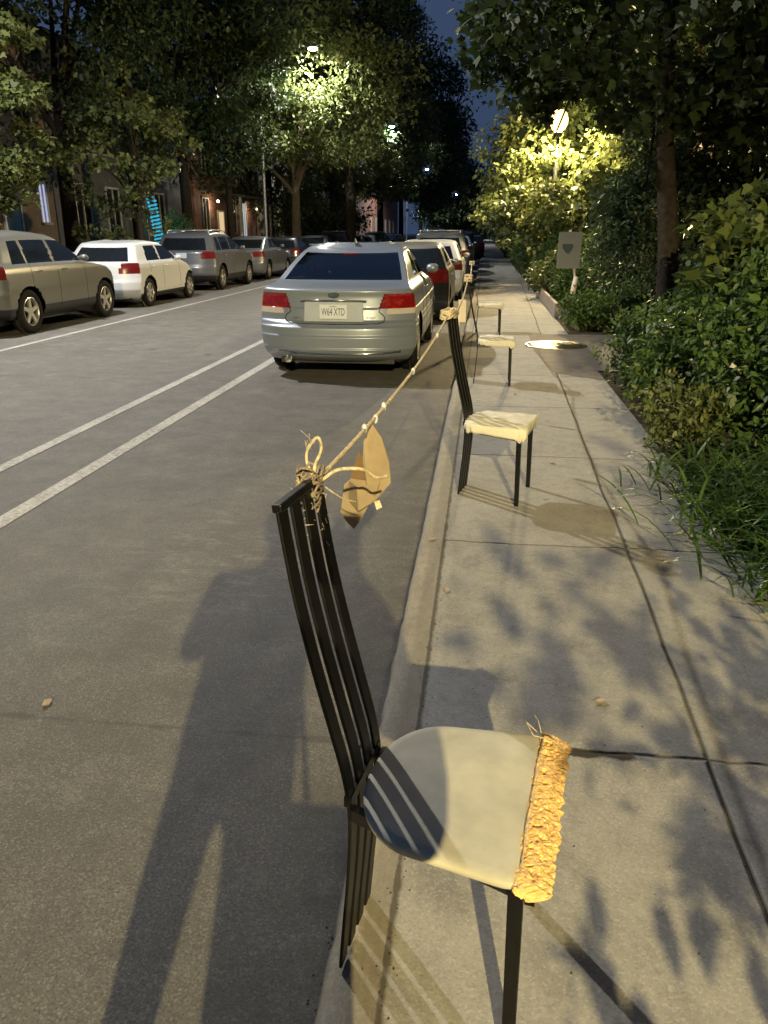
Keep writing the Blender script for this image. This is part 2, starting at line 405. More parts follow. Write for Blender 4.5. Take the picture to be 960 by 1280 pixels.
# fallen leaf litter / grit specks on the pavement (too many to count)
gr = MB()
for i in range(900):
    if i < 520: x = random.gauss(-.145, .02); y = random.uniform(.9, 9)
    elif i < 700: x = random.uniform(-.325, -.295); y = random.uniform(.9, 9)
    else: x = random.uniform(-.1, 1.3); y = random.uniform(.9, 9)
    z = .1005 if x > -.2 else .0005
    r_ = random.uniform(.0010, .0030)
    gr.add([(x-r_, y-r_, z), (x+r_, y-r_*.6, z), (x+r_*.7, y+r_, z), (x-r_*.4, y+r_*.8, z), (x, y, z+r_*.7)], [(0, 1, 4), (1, 2, 4), (2, 3, 4), (3, 0, 4)])
tag(gr.build('grit', 'soil'), None, None, kind='stuff')

# manhole cover in the pavement
mh = thing('manhole_cover', 'round iron manhole cover shining in the pavement where the entry path begins', 'manhole cover', (1.04, 11.22, .104))
MB().lathe([(.0, .012), (.33, .012), (.37, .010), (.385, .0)], 40).build('cover_plate', 'manhole_iron', mh, smooth=True)
MB().lathe([(.395, -.02), (.395, .008), (.43, .008), (.435, -.02)], 40).build('frame_ring', 'manhole_iron', mh)
hx = MB()
for rr in (.10, .19, .28): hx.lathe([(rr-.012, .0125), (rr-.010, .017), (rr+.010, .017), (rr+.012, .0125)], 40)
hx.box(-.28, .28, -.010, .010, .0123, .0168)
hx.build('raised_pattern', 'manhole_iron', mh)

# ------------------------------------------------------------------ street lamps
def spot(name, loc, P, col, angle=155, size=.12, parent=None, aim=(0, 0, -1)):
    l = bpy.data.lights.new(name, 'SPOT'); l.energy = P; l.color = col
    l.spot_size = R(angle); l.spot_blend = .35; l.shadow_soft_size = size
    o = bpy.data.objects.new(name, l); C.objects.link(o); o.parent = parent; o.location = loc
    o.rotation_euler = Vector(aim).to_track_quat('-Z', 'Y').to_euler()
    return o
def street_lamp(x, y, h, arm, P, col, label, lens='lamp_lens', size=.12, arm_y=0., aim=(0, 0, -1), cone=164):
    """tall pole with a curved arm and a cobra head; arm = signed reach in x"""
    t = thing('street_lamp', label, 'street lamp', (x, y, .1), 0, 'tall street lamps along the road')
    h = h-.1
    MB().tube([(0, 0, 0), (0, 0, .25), (0, 0, h*.55), (0, 0, h-.7)], [.11, .085, .07, .05], 12).build('pole', 'galvanised', t, smooth=True)
    MB().lathe([(.0, 0), (.17, 0), (.17, .04), (.12, .08), (.11, .22), (.0, .22)], 12).build('base', 'galvanised', t)
    ap_ = [(0, 0, h-.75), (arm*.08, arm_y*.08, h-.35), (arm*.3, arm_y*.3, h-.02), (arm*.6, arm_y*.6, h+.12), (arm*.93, arm_y*.93, h+.12)]
    MB().tube(ap_, .032, 8).build('arm', 'galvanised', t, smooth=True)
    s_ = 1 if arm > 0 else -1
    hd = MB(); hd.lathe([(.0, -.0), (.10, .02), (.15, .09), (.13, .15), (.06, .19), (0, .2)], 14)
    hd.v = [(p[0]*2.0+arm, p[1]+arm_y, p[2]+h-.02) for p in hd.v]
    head = hd.build('lamp_head', 'galvanised', t, smooth=True)
    le = MB().lathe([(.0, -.05), (.06, -.035), (.10, .0), (.0, .0)], 14)
    le.v = [(p[0]*2.1+arm, p[1]*1.5+arm_y, p[2]+h-.03) for p in le.v]
    le.build('lens', lens, t)
    spot('lamp_light', (arm, arm_y, h-.12), P, col, cone, size, t, aim)
    return t
street_lamp(3.5, -13.6, 7.5, -1.3, P_NEAR, COL_WARM, 'tall street lamp behind the photographer, warm light thrown forward over the chairs', 'lamp_glow', .09, aim=(-.12, .62, -.78), cone=88)
street_lamp(-10.15, 12.0, 9.0, 2.1, P_LEFT, COL_COOL, 'tall street lamp on the left pavement level with the beige crossover', size=.10)
street_lamp(-10.15, 37.0, 9.0, 2.45, P_LEFT*.75, COL_COOL, 'tall street lamp half buried in the bright leaves of the forked tree')
street_lamp(-10.15, 63.0, 9.0, 2.85, P_LEFT*.9, COL_COOL, 'street lamp shining clear of the leaves, left of the sky gap')
street_lamp(-10.15, 104.0, 9.0, 2.5, P_LEFT, COL_COOL, 'small far street lamp, the higher and fainter of the far pair')
street_lamp(-8.5, 172.0, 9.0, 2.0, P_LEFT*1.5, COL_COOL, 'farthest street lamp, a white point low over the end of the road')

def post_lamp(x, y, h, P, label, light=True):
    t = thing('post_lamp', label, 'street lamp', (x, y, .1), 0)
    h = h-.1
    MB().tube([(0, 0, 0), (0, 0, .5), (0, 0, h-.35)], [.09, .06, .045], 10).build('pole', 'pole_paint', t, smooth=True)
    MB().lathe([(0, 0), (.14, 0), (.14, .1), (.1, .16), (.095, .5), (0, .5)], 12).build('base', 'pole_paint', t)
    MB().lathe([(0, h-.38), (.09, h-.36), (.13, h-.25), (.05, h-.22)], 14).build('collar', 'pole_paint', t)
    g_ = MB().lathe([(.05, h-.24), (.17, h-.18), (.24, h-.04), (.25, h+.08), (.20, h+.23), (.11, h+.31), (0, h+.33)], 18).build('globe', 'lamp_globe', t, smooth=True)
    if light:
        l = bpy.data.lights.new('lamp_light', 'POINT'); l.energy = P; l.color = COL_POST; l.shadow_soft_size = .22
        o = bpy.data.objects.new('lamp_light', l); C.objects.link(o); o.parent = t; o.location = (0, 0, h)
        g_.visible_shadow = True
    return t
post_lamp(1.86, 24.0, 4.45, P_POST, 'warm glowing post-top lamp in the lit leaves to the right of the pavement')

# ------------------------------------------------------------------ chairs
BACK = [(-.022, 0), (-.012, .12), (.0, .26), (.006, .40), (-.004, .50), (-.030, .61), (-.062, .74), (-.090, .87), (-.108, .98), (-.117, 1.045)]
def smooth_path(pts, n=6):
    out = []
    P_ = [Vector(p) for p in pts]
    for i in range(len(P_)-1):
        a, b, c, d = P_[max(i-1, 0)], P_[i], P_[i+1], P_[min(i+2, len(P_)-1)]
        for j in range(n):
            t = j/n
            out.append(.5*((2*b) + (c-a)*t + (2*a-5*b+4*c-d)*t*t + (3*b-a-3*c+d)*t**3))
    return out + [P_[-1]]
def slat_mb(yc, wd, dp, path):
    pts = smooth_path([Vector((p[0], 0, p[1])) for p in path], 4)
    vs = []; n = len(pts)
    for i, p in enumerate(pts):
        t = (pts[min(i+1, n-1)]-pts[max(i-1, 0)]).normalized()
        nx = Vector((t.z, 0, -t.x))
        for a, b in ((-1, -1), (1, -1), (1, 1), (-1, 1)):
            q = p + nx*a*dp/2; vs.append((q.x, yc+b*wd/2, q.z))
    fs = [(i*4+j, i*4+(j+1) % 4, (i+1)*4+(j+1) % 4, (i+1)*4+j) for i in range(n-1) for j in range(4)]
    fs += [(3, 2, 1, 0), tuple((n-1)*4+j for j in range(4))]
    return MB().add(vs, fs)
def seat_outline(x0, x1, hw, p=2.6, xf=.17, n=56, taper=0.0):
    """rounded at the back (superellipse), nearly square at the front"""
    out = []
    for i in range(n):
        q = 2*math.pi*i/n; c_, s_ = math.cos(q), math.sin(q)
        xm = x0 + xf
        if c_ < 0: x = xm - xf*abs(c_)**(2/p); y = hw*math.copysign(abs(s_)**(2/p), s_)
        else: x = xm + (x1-xm)*abs(c_)**(2/16.); y = hw*math.copysign(abs(s_)**(2/16.), s_)
        y *= 1-taper*(1-(x-x0)/(x1-x0))
        out.append((x, y))
    return out
def seat_mb(x0, x1, hw, z0, z1, puff=.012, p=2.6, xf=.17, wr=0., seed=1, rings=9, drape=0., taper=.0):
    o = seat_outline(x0, x1, hw, p, xf, 88, taper); cx = (x0+x1)/2; n = len(o)
    rs = random.Random(seed); ph = [rs.uniform(0, 6.28) for _ in range(8)]
    def wz(x, y):
        return wr*(math.sin(22*x+9*y+ph[0])*.35+math.sin(41*y-17*x+ph[1])*.3+math.sin(63*x+33*y+ph[2])*.22+math.sin(95*y+25*x+ph[3])*.13)
    prof = [(.955, z0), (.99, z0+.004), (1., z0+(z1-z0)*.35), (1., z0+(z1-z0)*.7), (.985, z1-.004), (.955, z1)]
    for k_ in range(1, rings): prof.append((.955*(1-k_/rings), z1+puff*(1-(1-k_/rings)**2)))
    vs = []
    for li, (s_, z) in enumerate(prof):
        for i, (x, y) in enumerate(o):
            X_, Y_ = cx+(x-cx)*s_, y*s_
            dz = wz(X_, Y_)*(1 if li > 2 else .8)
            dr = 0
            if drape and li < 4:
                cor = max(0, (x-x0)/(x1-x0)-.55)*2.2*(abs(y)/hw)**3
                dz -= drape*cor*(1 if li < 3 else .4) + drape*.35*(1+math.sin(i*.9+ph[4]))*.5*(li < 3)
                dr = .006*math.sin(i*1.3+ph[5])
            vs.append((X_+dr*(x-cx)*3, Y_+dr*y*3, z+dz))
    L_ = len(prof)
    vs.append((cx, 0, z1+puff))
    fs = [(l*n+i, l*n+(i+1) % n, (l+1)*n+(i+1) % n, (l+1)*n+i) for l in range(L_-1) for i in range(n)]
    fs += [((L_-1)*n+i, (L_-1)*n+(i+1) % n, L_*n) for i in range(n)]
    fs.append(tuple(range(n-1, -1, -1)))
    return MB().add(vs, fs)
def make_chair(label, loc, rz, style, seed=1):
    t = thing('slat_back_chair', label, 'chair', loc, rz, 'black slat-back chairs roped together along the kerb')
    n, wd, gap = 4, .039, .0185
    tot = n*wd+(n-1)*gap
    for i in range(n):
        slat_mb(-tot/2+wd/2+i*(wd+gap), wd, .0075, BACK).build('slat', 'black_wood', t, bevel=.003)
    tp = BACK[-1]
    rail = MB().box(-.010, .010, -tot/2, tot/2, -.008, .008)
    rail.v = [(p[0]*.98+p[2]*-.13+tp[0], p[1], p[2]+tp[1]+.004+p[0]*.13) for p in rail.v]
    rail.build('top_rail', 'black_wood', t, bevel=.003)
    MB().box(-.008, .008, -tot/2+.01, tot/2-.01, .43, .455).build('bottom_rail', 'black_wood', t)
    fr = MB()
    for s_ in (-1, 1):
        fr.add([(.01, s_*.085, .405), (.01, s_*.105, .405), (.345, s_*.200, .405), (.345, s_*.18, .405),
                (.01, s_*.085, .432), (.01, s_*.105, .432), (.345, s_*.200, .432), (.345, s_*.18, .432)],
               [(0, 3, 2, 1), (4, 5, 6, 7), (0, 1, 5, 4), (2, 3, 7, 6), (1, 2, 6, 5), (3, 0, 4, 7)])
    fr.box(.335, .352, -.185, .185, .405, .431)
    fr.build('seat_frame', 'black_metal', t)
    for s_ in (-1, 1):
        lg = MB(); z0 = 0.
        lg.add([(.352-.012, s_*.19-.012, z0), (.352+.012, s_*.19-.012, z0), (.352+.012, s_*.19+.012, z0), (.352-.012, s_*.19+.012, z0),
                (.345-.0135, s_*.192-.0135, .43), (.345+.0135, s_*.192-.0135, .43), (.345+.0135, s_*.192+.0135, .43), (.345-.0135, s_*.192+.0135, .43)],
               [(3, 2, 1, 0), (4, 5, 6, 7), (0, 1, 5, 4), (1, 2, 6, 5), (2, 3, 7, 6), (3, 0, 4, 7)])
        lg.build('leg', 'black_wood', t, bevel=.002)
    if style == 'bare':
        st = seat_mb(.018, .352, .222, .4325, .456, puff=.006, p=2.25, xf=.13, wr=.0012, seed=3, rings=12, taper=.20).build('seat', 'vinyl', t, smooth=True)
        # cracked foam that has burst out along the front edge
        from mathutils import noise as mn
        vs = []; na, nb = 40, 170
        prof = [(-.010, .449), (-.006, .457), (.006, .459), (.018, .4585), (.030, .458), (.042, .456), (.052, .452), (.057, .445), (.055, .437), (.046, .431), (.030, .428), (.012, .428), (-.004, .434), (-.010, .449)]
        pl_ = [0]
        for a, b in zip(prof, prof[1:]): pl_.append(pl_[-1]+math.hypot(a[0]-b[0], a[1]-b[1]))
        for j in range(nb+1):
            y = -.222+.446*j/nb; endt = min(1, min(j, nb-j)/7.+.45)
            wob = mn.noise(Vector((y*22, 3.3, 0)))*.006*endt+mn.noise(Vector((y*70, 8.3, 0)))*.004*endt
            for i in range(na):
                q = pl_[-1]*i/na; x = float(np.interp(q, pl_, [a[0] for a in prof])); z = float(np.interp(q, pl_, [a[1] for a in prof]))
                P = Vector((x, y, z))
                f = mn.noise(P*80)*.0028+mn.noise(P*190)*.0026-max(0, mn.noise(P*110+Vector((5, 0, 0)))-.22)*.020
                cx, cz = .022, .438; n_ = Vector((x-cx, 0, (z-cz)*1.6)).normalized()
                xx = x*(1 if x < 0 else endt)+(wob if x > .012 else wob*.5 if x < 0 else 0)
                rag = (mn.noise(Vector((y*120, 1.5, 0)))*.006+mn.noise(Vector((y*260, 7.5, 0)))*.003)*(x > .035)
                vs.append((.350+xx+n_.x*f+rag, y+mn.noise(P*150+Vector((0, 9, 0)))*.002, .442+(z-.442)*(.6+.4*endt)+n_.z*f-.004*(x > .03)))
        fs = [(j*na+i, j*na+(i+1) % na, (j+1)*na+(i+1) % na, (j+1)*na+i) for j in range(nb) for i in range(na)]
        fs += [tuple(range(na)), tuple(nb*na+i for i in range(na-1, -1, -1))]
        MB().add(vs, fs).build('foam_edge', 'foam', st)
        th = MB()
        th.tube([(.335, .215, .462), (.31, .225, .475), (.33, .19, .468), (.372, .175, .476), (.40, .155, .47)], .0013, 5)
        th.tube([(.345, .21, .464), (.335, .232, .48), (.325, .236, .49)], .0010, 5)
        th.tube([(.35, -.226, .455), (.35, -.1, .4655), (.352, 0, .467), (.351, .1, .4655), (.352, .2, .462)], .0014, 5)
        th.build('loose_thread', 'twine', st)
        t.children  # keep
    else:
        seat_mb(.0, .385, .215, .418, .462, puff=.014, p=3.0, xf=.13, wr=.011, seed=seed, rings=18, drape=.035).build('seat', 'cloth', t, smooth=True)
    return t
make_chair('nearest black slat-back chair, its worn pale seat splitting to orange foam along the front', (-.208, 1.305, .1), R(-9.5), 'bare')
make_chair('black slat-back chair with a rumpled cream seat cover, second along the rope', (-.060, 4.555, .1), R(-13), 'cloth', 4)
make_chair('black chair third along the rope, half hidden behind the second chair back', (-.045, 8.25, .1), R(-1), 'cloth', 9)
make_chair('farthest black chair on the pavement, fourth along the rope, flat pale seat', (-.085, 12.5, .1), R(1.5), 'cloth', 12)

# ------------------------------------------------------------------ rope, knots and cardboard hanging from it
def sag(a, b, s_, n=26):
    a, b = Vector(a), Vector(b)
    return [a.lerp(b, i/n) + Vector((0, 0, -4*s_*(i/n)*(1-i/n))) for i in range(n+1)]
def twist(path, r_, mb, strands=3, pitch=.05, n=5):
    L_ = 0; fine = []
    P_ = path
    for i in range(len(P_)-1):
        d = (P_[i+1]-P_[i]).length; m_ = max(2, int(d/.012))
        for j in range(m_): fine.append(P_[i].lerp(P_[i+1], j/m_))
    fine.append(P_[-1])
    for q in range(strands):
        pts = []; s_ = 0
        for i, p in enumerate(fine):
            if i: s_ += (p-fine[i-1]).length
            t = (fine[min(i+1, len(fine)-1)]-fine[max(i-1, 0)]).normalized()
            a = t.cross(Vector((0, 0, 1)));  a = a.normalized() if a.length > .01 else Vector((1, 0, 0)); b = t.cross(a)
            w_ = s_/pitch*2*math.pi+q*2*math.pi/strands
            pts.append(p+(a*math.cos(w_)+b*math.sin(w_))*r_*.55)
        mb.tube(pts, r_*.62, n)
T1 = Vector((-.305, 1.395, 1.148)); T2 = Vector((-.192, 4.545, 1.165)); T3 = Vector((-.165, 8.25, 1.165)); T4 = Vector((-.2, 12.5, 1.165))
rope = thing('rope', 'pale twisted rope strung from chair back to chair back above the kerb', 'rope', (0, 0, 0))
r1 = sag(T1, T2, .045); r2 = sag(T2, T3, .10); r3 = sag(T3, T4, .12)
mb = MB(); twist(r1, .0052, mb); mb.build('rope_span', 'twine', rope, smooth=True)
mb = MB(); twist(r2, .0066, mb, n=4); mb.build('rope_span', 'twine', rope, smooth=True)
mb = MB(); mb.tube(r3, .008, 6); mb.build('rope_span', 'twine', rope, smooth=True)
def wrap(name, c, rz, hw, r_, turns, mat, seed, h=.06, lean=0., dp=.03):
    rs = random.Random(seed); mb = MB()
    pts = []
    for i in range(turns*16):
        q = i/16*2*math.pi; z = h*(rs.random()*.25+((i/(turns*16))*1.0)-.5)
        x, y = math.cos(q)*dp, math.sin(q)*hw
        x = math.copysign(min(abs(x)*1.3, dp), x); y = math.copysign(min(abs(y)*1.25, hw), y)
        X_, Y_ = x*math.cos(rz)-y*math.sin(rz), x*math.sin(rz)+y*math.cos(rz)
        pts.append((c[0]+X_-z*-lean, c[1]+Y_, c[2]+z))
    mb.tube(pts, r_, 6)
    return mb.build(name, mat, rope, smooth=True)
wrap('knot', (-.322, 1.388, 1.125), R(-9.5), .022, .0026, 10, 'fray', 1, .085, .12, .022)
wrap('knot', (-.192, 4.55, 1.155), R(-10.5), .10, .007, 5, 'twine', 2, .05, .12, .03)
wrap('knot', (-.165, 8.25, 1.15), R(-1), .10, .008, 4, 'twine', 3, .07, .12, .034)
wrap('knot', (-.200, 12.5, 1.15), R(1), .10, .008, 3, 'twine', 4, .06, .12, .034)
# frayed loop and loose ends at the first knot
lp = MB(); lp.tube(smooth_path([(-.312, 1.40, 1.15), (-.330, 1.42, 1.175), (-.330, 1.43, 1.20), (-.312, 1.44, 1.222), (-.303, 1.43, 1.20), (-.312, 1.41, 1.175), (-.312, 1.40, 1.155)], 5), .0032, 6); lp.build('rope_loop', 'twine', rope, smooth=True)
lp = MB(); lp.tube(smooth_path([(-.300, 1.395, 1.145), (-.270, 1.43, 1.160), (-.225, 1.47, 1.150), (-.205, 1.50, 1.125), (-.185, 1.53, 1.12)], 5), [.0038]*12+[.0034]*9, 6); lp.build('loose_end', 'twine', rope, smooth=True)
lp = MB(); lp.tube(smooth_path([(-.290, 1.395, 1.135), (-.262, 1.42, 1.105), (-.235, 1.44, 1.09)], 5), .0015, 4); lp.build('loose_strand', 'twine', rope, smooth=True)
lp = MB()
for i in range(9):
    a = Vector((-.315+random.gauss(0, .012), 1.405, 1.215+random.gauss(0, .008)))
    lp.tube([a, a+Vector((random.gauss(0, .008), random.gauss(0, .01), random.uniform(.0, .02)))], .0006, 3)
for i in range(90):
    a = Vector((-.318+random.gauss(0, .016), 1.375+random.gauss(0, .03), 1.10+random.gauss(0, .03)))
    lp.tube([a, a+Vector((random.gauss(0, .009), random.gauss(0, .009), random.gauss(0, .010)))], .0010, 3)
tag(lp.build('loose_fibres', 'twine', rope, smooth=True), kind='stuff')
for u in (.16, .205, .25, .47, .76):
    p = r1[int(u*26)].lerp(r1[int(u*26)+1], (u*26) % 1)
    kn = MB()
    for j in range(1):
        d = Vector((random.gauss(0, .003), random.gauss(0, .006), random.gauss(0, .003)))
        kn.lathe([(0, -.014), (.0065, -.009), (.0078, 0), (.0065, .009), (0, .014)], 8, c=tuple(p+d))
    kn.build('tape_tag', 'plate_white', rope, smooth=True)
for u, s_ in ((.62, 1.0), (.3, .8)):
    mbt = MB(); p = r2[int(u*26)]
    mbt.box(p.x-.035*s_, p.x+.03*s_, p.y-.003, p.y+.003, p.z-.20*s_, p.z-.01)
    o = mbt.build('paper_strip', 'post_white', None, bevel=.002); tag(o, ['pale paper strip hanging from the rope just beyond the second chair', 'narrow pale paper strip hanging lower on the rope near the third chair'][s_ < 1], 'paper tag', 'paper strips on the rope')

# folded cardboard piece hanging near the first chair; built in a local frame x right, z up
cbx = thing('cardboard_tag', 'folded brown cardboard piece hanging from the rope beside the nearest chair', 'cardboard', tuple(r1[5]+Vector((.0, 0, -.004))), R(6))
def plate_mb(pts, th=.0035):
    """pts: list of 3-D corners of a nearly flat panel, given thickness along its normal"""
    P_ = [Vector(p) for p in pts]; nrm = (P_[1]-P_[0]).cross(P_[2]-P_[0]).normalized()*th
    n = len(P_); vs = P_+[p+nrm for p in P_]
    fs = [tuple(range(n-1, -1, -1)), tuple(range(n, 2*n))]+[(i, (i+1) % n, n+(i+1) % n, n+i) for i in range(n)]
    return MB().add(vs, fs)
sc_ = .00215
def PX(x, y, d): return ((x-466)*sc_*1.15, d, -(y-537)*sc_*1.22)
plate_mb([PX(466, 537, 0), PX(457, 556, -.004), PX(456, 578, -.012), PX(461, 600, -.03), PX(451, 602, -.034), PX(452, 628, -.034), PX(470, 617, -.03), PX(487, 600, -.01), PX(485, 578, -.002), PX(477, 553, 0)]).build('front_flap', 'card', cbx)
plate_mb([PX(450.5, 602, -.034), PX(441, 600, .005), PX(433, 613, .02), PX(440, 623, .01), PX(451.5, 628, -.034)]).build('side_flap', 'card', cbx)
plate_mb([PX(452, 566, .012), PX(441, 598, .016), PX(461, 600, .012)], .003).build('inner_face', 'card_edge', cbx)
plate_mb([PX(434, 606, .024), PX(429, 638, .03), PX(436, 650, .032), PX(444, 658, .032), PX(453, 646, .03), PX(463, 626, .026), PX(468, 608, .022), PX(452, 590, .018)]).build('back_flap', 'card', cbx)
cr_ = MB(); cr_.tube([PX(474, 556, -.0045), PX(479, 580, -.009), PX(473, 604, -.026), PX(469, 612, -.032)], .0009, 4)
cr_.build('crease', 'card_edge', cbx)
plate_mb([PX(468, 622, -.005), PX(474, 620, -.005), PX(477, 628, -.005), PX(471, 631, -.005)], .002).build('torn_corner', 'twine', cbx)

# ------------------------------------------------------------------ cars: stacked plan outlines, panels sorted into parts by region
def lerp_key(keys, z):
    lo, hi = keys[0][0], keys[-1][0]; acc = None
    if z > hi-.07 or z < lo+.02: return lerp_key0(keys, z)
    for d in (-.016, -.008, 0, .008, .016):
        v = lerp_key0(keys, z+d); acc = v if acc is None else [a+b for a, b in zip(acc, v)]
    return [a/5 for a in acc]
def lerp_key0(keys, z):
    for i in range(len(keys)-1):
        a, b = keys[i], keys[i+1]
        if z <= b[0]:
            t = (z-a[0])/(b[0]-a[0]) if b[0] > a[0] else 1
            return [a[j]+(b[j]-a[j])*t for j in range(len(a))]
    return list(keys[-1])
def car_mesh(keys, zs, wheels, Rw, NR=26, NS=56, archR=.37, roofsag=.05, rear_w=None):
    """keys: (z, y_rear, y_front, half width, rear rounding, front rounding)"""
    rings = []
    for z in zs:
        _, yr, yf, hw, rr, rf = lerp_key(keys, z)
        pr_ = []
        for i in range(NR+1):
            u = -1+2*i/NR; pr_.append((hw*math.copysign(1-(1-abs(u))**1.0, u), yr+rr*abs(u)**3.2, 'r', u))
        for i in range(1, NS+1):
            t = i/NS; y = yr+rr+(yf-rf-yr-rr)*t
            pr_.append((hw*(1+.012*math.sin(math.pi*t)), y, 's', t))
        for i in range(1, NR+1):
            u = 1-2*i/NR; pr_.append((hw*u, yf-rf*abs(u)**2.6, 'f', u))
        for i in range(1, NS):
            t = 1-i/NS; y = yr+rr+(yf-rf-yr-rr)*t
            pr_.append((-hw*(1+.012*math.sin(math.pi*t)), y, 's', t))
        rings.append((z, yr, yf, hw, pr_))
    n = len(rings[0][4]); vs = []; info = []
    zt = zs[-1]
    for z, yr, yf, hw, pr_ in rings:
        for x, y, reg, u in pr_:
            yc = (yr+yf)/2; half = (yf-yr)/2
            g = max(0, (z-.95)/(zt-.95))
            dz = -roofsag*g*((y-yc)/half)**2 if half > .3 else 0
            vs.append([x, y, z+dz]); info.append((reg, u, z))
    fs = []; drop = set()
    for l in range(len(rings)-1):
        for i in range(n):
            f = (l*n+i, l*n+(i+1) % n, (l+1)*n+(i+1) % n, (l+1)*n+i)
            fs.append((f, l, i))
    keep = []
    for f, l, i in fs:
        cx = sum(vs[q][0] for q in f)/4; cy = sum(vs[q][1] for q in f)/4; cz = sum(vs[q][2] for q in f)/4
        kill = False
        if info[f[0]][0] == 's' or info[f[1]][0] == 's':
            for yw in wheels:
                if (cy-yw)**2+(cz-Rw)**2 < archR**2: kill = True
        if not kill: keep.append((f, l, i, cx, cy, cz))
    for q, p in enumerate(vs):
        if info[q][0] == 's':
            for yw in wheels:
                d = math.hypot(p[1]-yw, p[2]-Rw)
                if d < archR and d > 1e-4:
                    s_ = archR/d; p[1] = yw+(p[1]-yw)*s_; p[2] = Rw+(p[2]-Rw)*s_
    return vs, keep, info, n, len(rings)
def split_parts(vs, keep, classify, t, mats, n, L_, info):
    groups = {}
    for f, l, i, cx, cy, cz in keep:
        key = classify(info[f[0]][0] if info[f[0]][0] == info[f[1]][0] else info[f[1]][0], cx, cy, (info[f[0]][2]+info[f[3]][2])/2, (info[f[0]][1]+info[f[1]][1])/2)
        groups.setdefault(key, []).append(f)
    top = tuple((L_-1)*n+i for i in range(n)); bot = tuple(range(n-1, -1, -1))
    groups['body'] += [top, bot]
    out = {}
    for key, fl in groups.items():
        used = {}; mb = MB(); nf = []
        for f in fl:
            g = []
            for q in f:
                if q not in used: used[q] = len(mb.v); mb.v.append(tuple(vs[q]))
                g.append(used[q])
            nf.append(tuple(g))
        mb.f = nf; mb.mi = [0]*len(nf)
        out[key] = mb
    objs = {}
    for key in ['body']+[k_ for k_ in out if k_ != 'body']:
        nm = key.split('|')[0]
        o = out[key].build(nm, mats.get(nm, mats['body']), t, smooth=True)
        objs[key] = o
    return objs
WHEEL = {}
def wheel(parent, x, y, r, side, rim='alloy', spokes=5, wd=.2):
    key = (round(r, 3), side, rim, spokes)
    if key not in WHEEL:
        ty = MB().lathe([(r*.66, -.5*wd), (r*.93, -.5*wd), (r, -.38*wd), (r, .38*wd), (r*.93, .5*wd), (r*.66, .5*wd), (r*.64, .3*wd), (r*.64, -.3*wd), (r*.66, -.5*wd)], 36, 'x')
        rm = MB(); s_ = side
        rm.lathe([(r*.66, s_*.47*wd), (r*.62, s_*.49*wd), (r*.60, s_*.40*wd), (r*.60, s_*.1*wd)], 36, 'x')
        for q in range(spokes):
            a = 2*math.pi*q/spokes+.3
            for da in ((-.17, .17),):
                vs = []
                for rr, hw_, xx in ((r*.08, .10, .42), (r*.62, .085, .44)):
                    for sd in (-1, 1):
                        for xo in (0, -.12):
                            yy = rr*math.cos(a)-sd*hw_*r*1.0*math.sin(a); zz = rr*math.sin(a)+sd*hw_*r*1.0*math.cos(a)
                            vs.append((s_*(xx+xo)*wd, yy, zz))
                rm.add(vs, [(0, 2, 6, 4), (1, 5, 7, 3), (0, 4, 5, 1), (2, 3, 7, 6)])
        rm.lathe([(0, s_*.47*wd), (r*.10, s_*.47*wd), (r*.15, s_*.40*wd)], 14, 'x')
        dk = MB().lathe([(0, s_*.12*wd), (r*.62, s_*.12*wd)], 24, 'x')
        WHEEL[key] = (ty, rm, dk)
    ty, rm, dk = WHEEL[key]
    if not isinstance(ty, bpy.types.Object) and 'mesh' not in WHEEL.get(('m',)+key, {}):
        a = ty.build('tyre', 'tyre', None, smooth=True); b = rm.build('rim', rim, None); c = dk.build('brake_disc', 'wheel_dark', None)
        WHEEL[('m',)+key] = {'mesh': (a.data, b.data, c.data)}
        for o in (a, b, c): bpy.data.objects.remove(o)
    ms = WHEEL[('m',)+key]['mesh']
    wv = bpy.data.objects.new('wheel', ms[0]); C.objects.link(wv); wv.parent = parent; wv.location = (x, y, r)
    for nm, me in (('rim', ms[1]), ('brake_disc', ms[2])):
        o = bpy.data.objects.new(nm, me); C.objects.link(o); o.parent = wv
    return wv
def text_mb(s_, size, mat, parent, name, loc, rot=(R(90), 0, 0), ext=.001, width=None):
    cu = bpy.data.curves.new('txt', 'FONT'); cu.body = s_; cu.size = size; cu.extrude = ext; cu.align_x = 'CENTER'; cu.align_y = 'CENTER'
    ob = bpy.data.objects.new('txt', cu); C.objects.link(ob)
    bpy.context.view_layer.update()
    me = bpy.data.meshes.new_from_object(ob.evaluated_get(bpy.context.evaluated_depsgraph_get()))
    bpy.data.objects.remove(ob)
    me.materials.clear(); me.materials.append(MATS[mat]); me.name = name
    o = bpy.data.objects.new(name, me); C.objects.link(o); o.parent = parent; o.location = loc; o.rotation_euler = rot
    if width:
        xs = [v_.co.x for v_ in me.vertices]; wd = max(xs)-min(xs); o.scale = (width/wd, 1, 1)
    return o

STY = {}
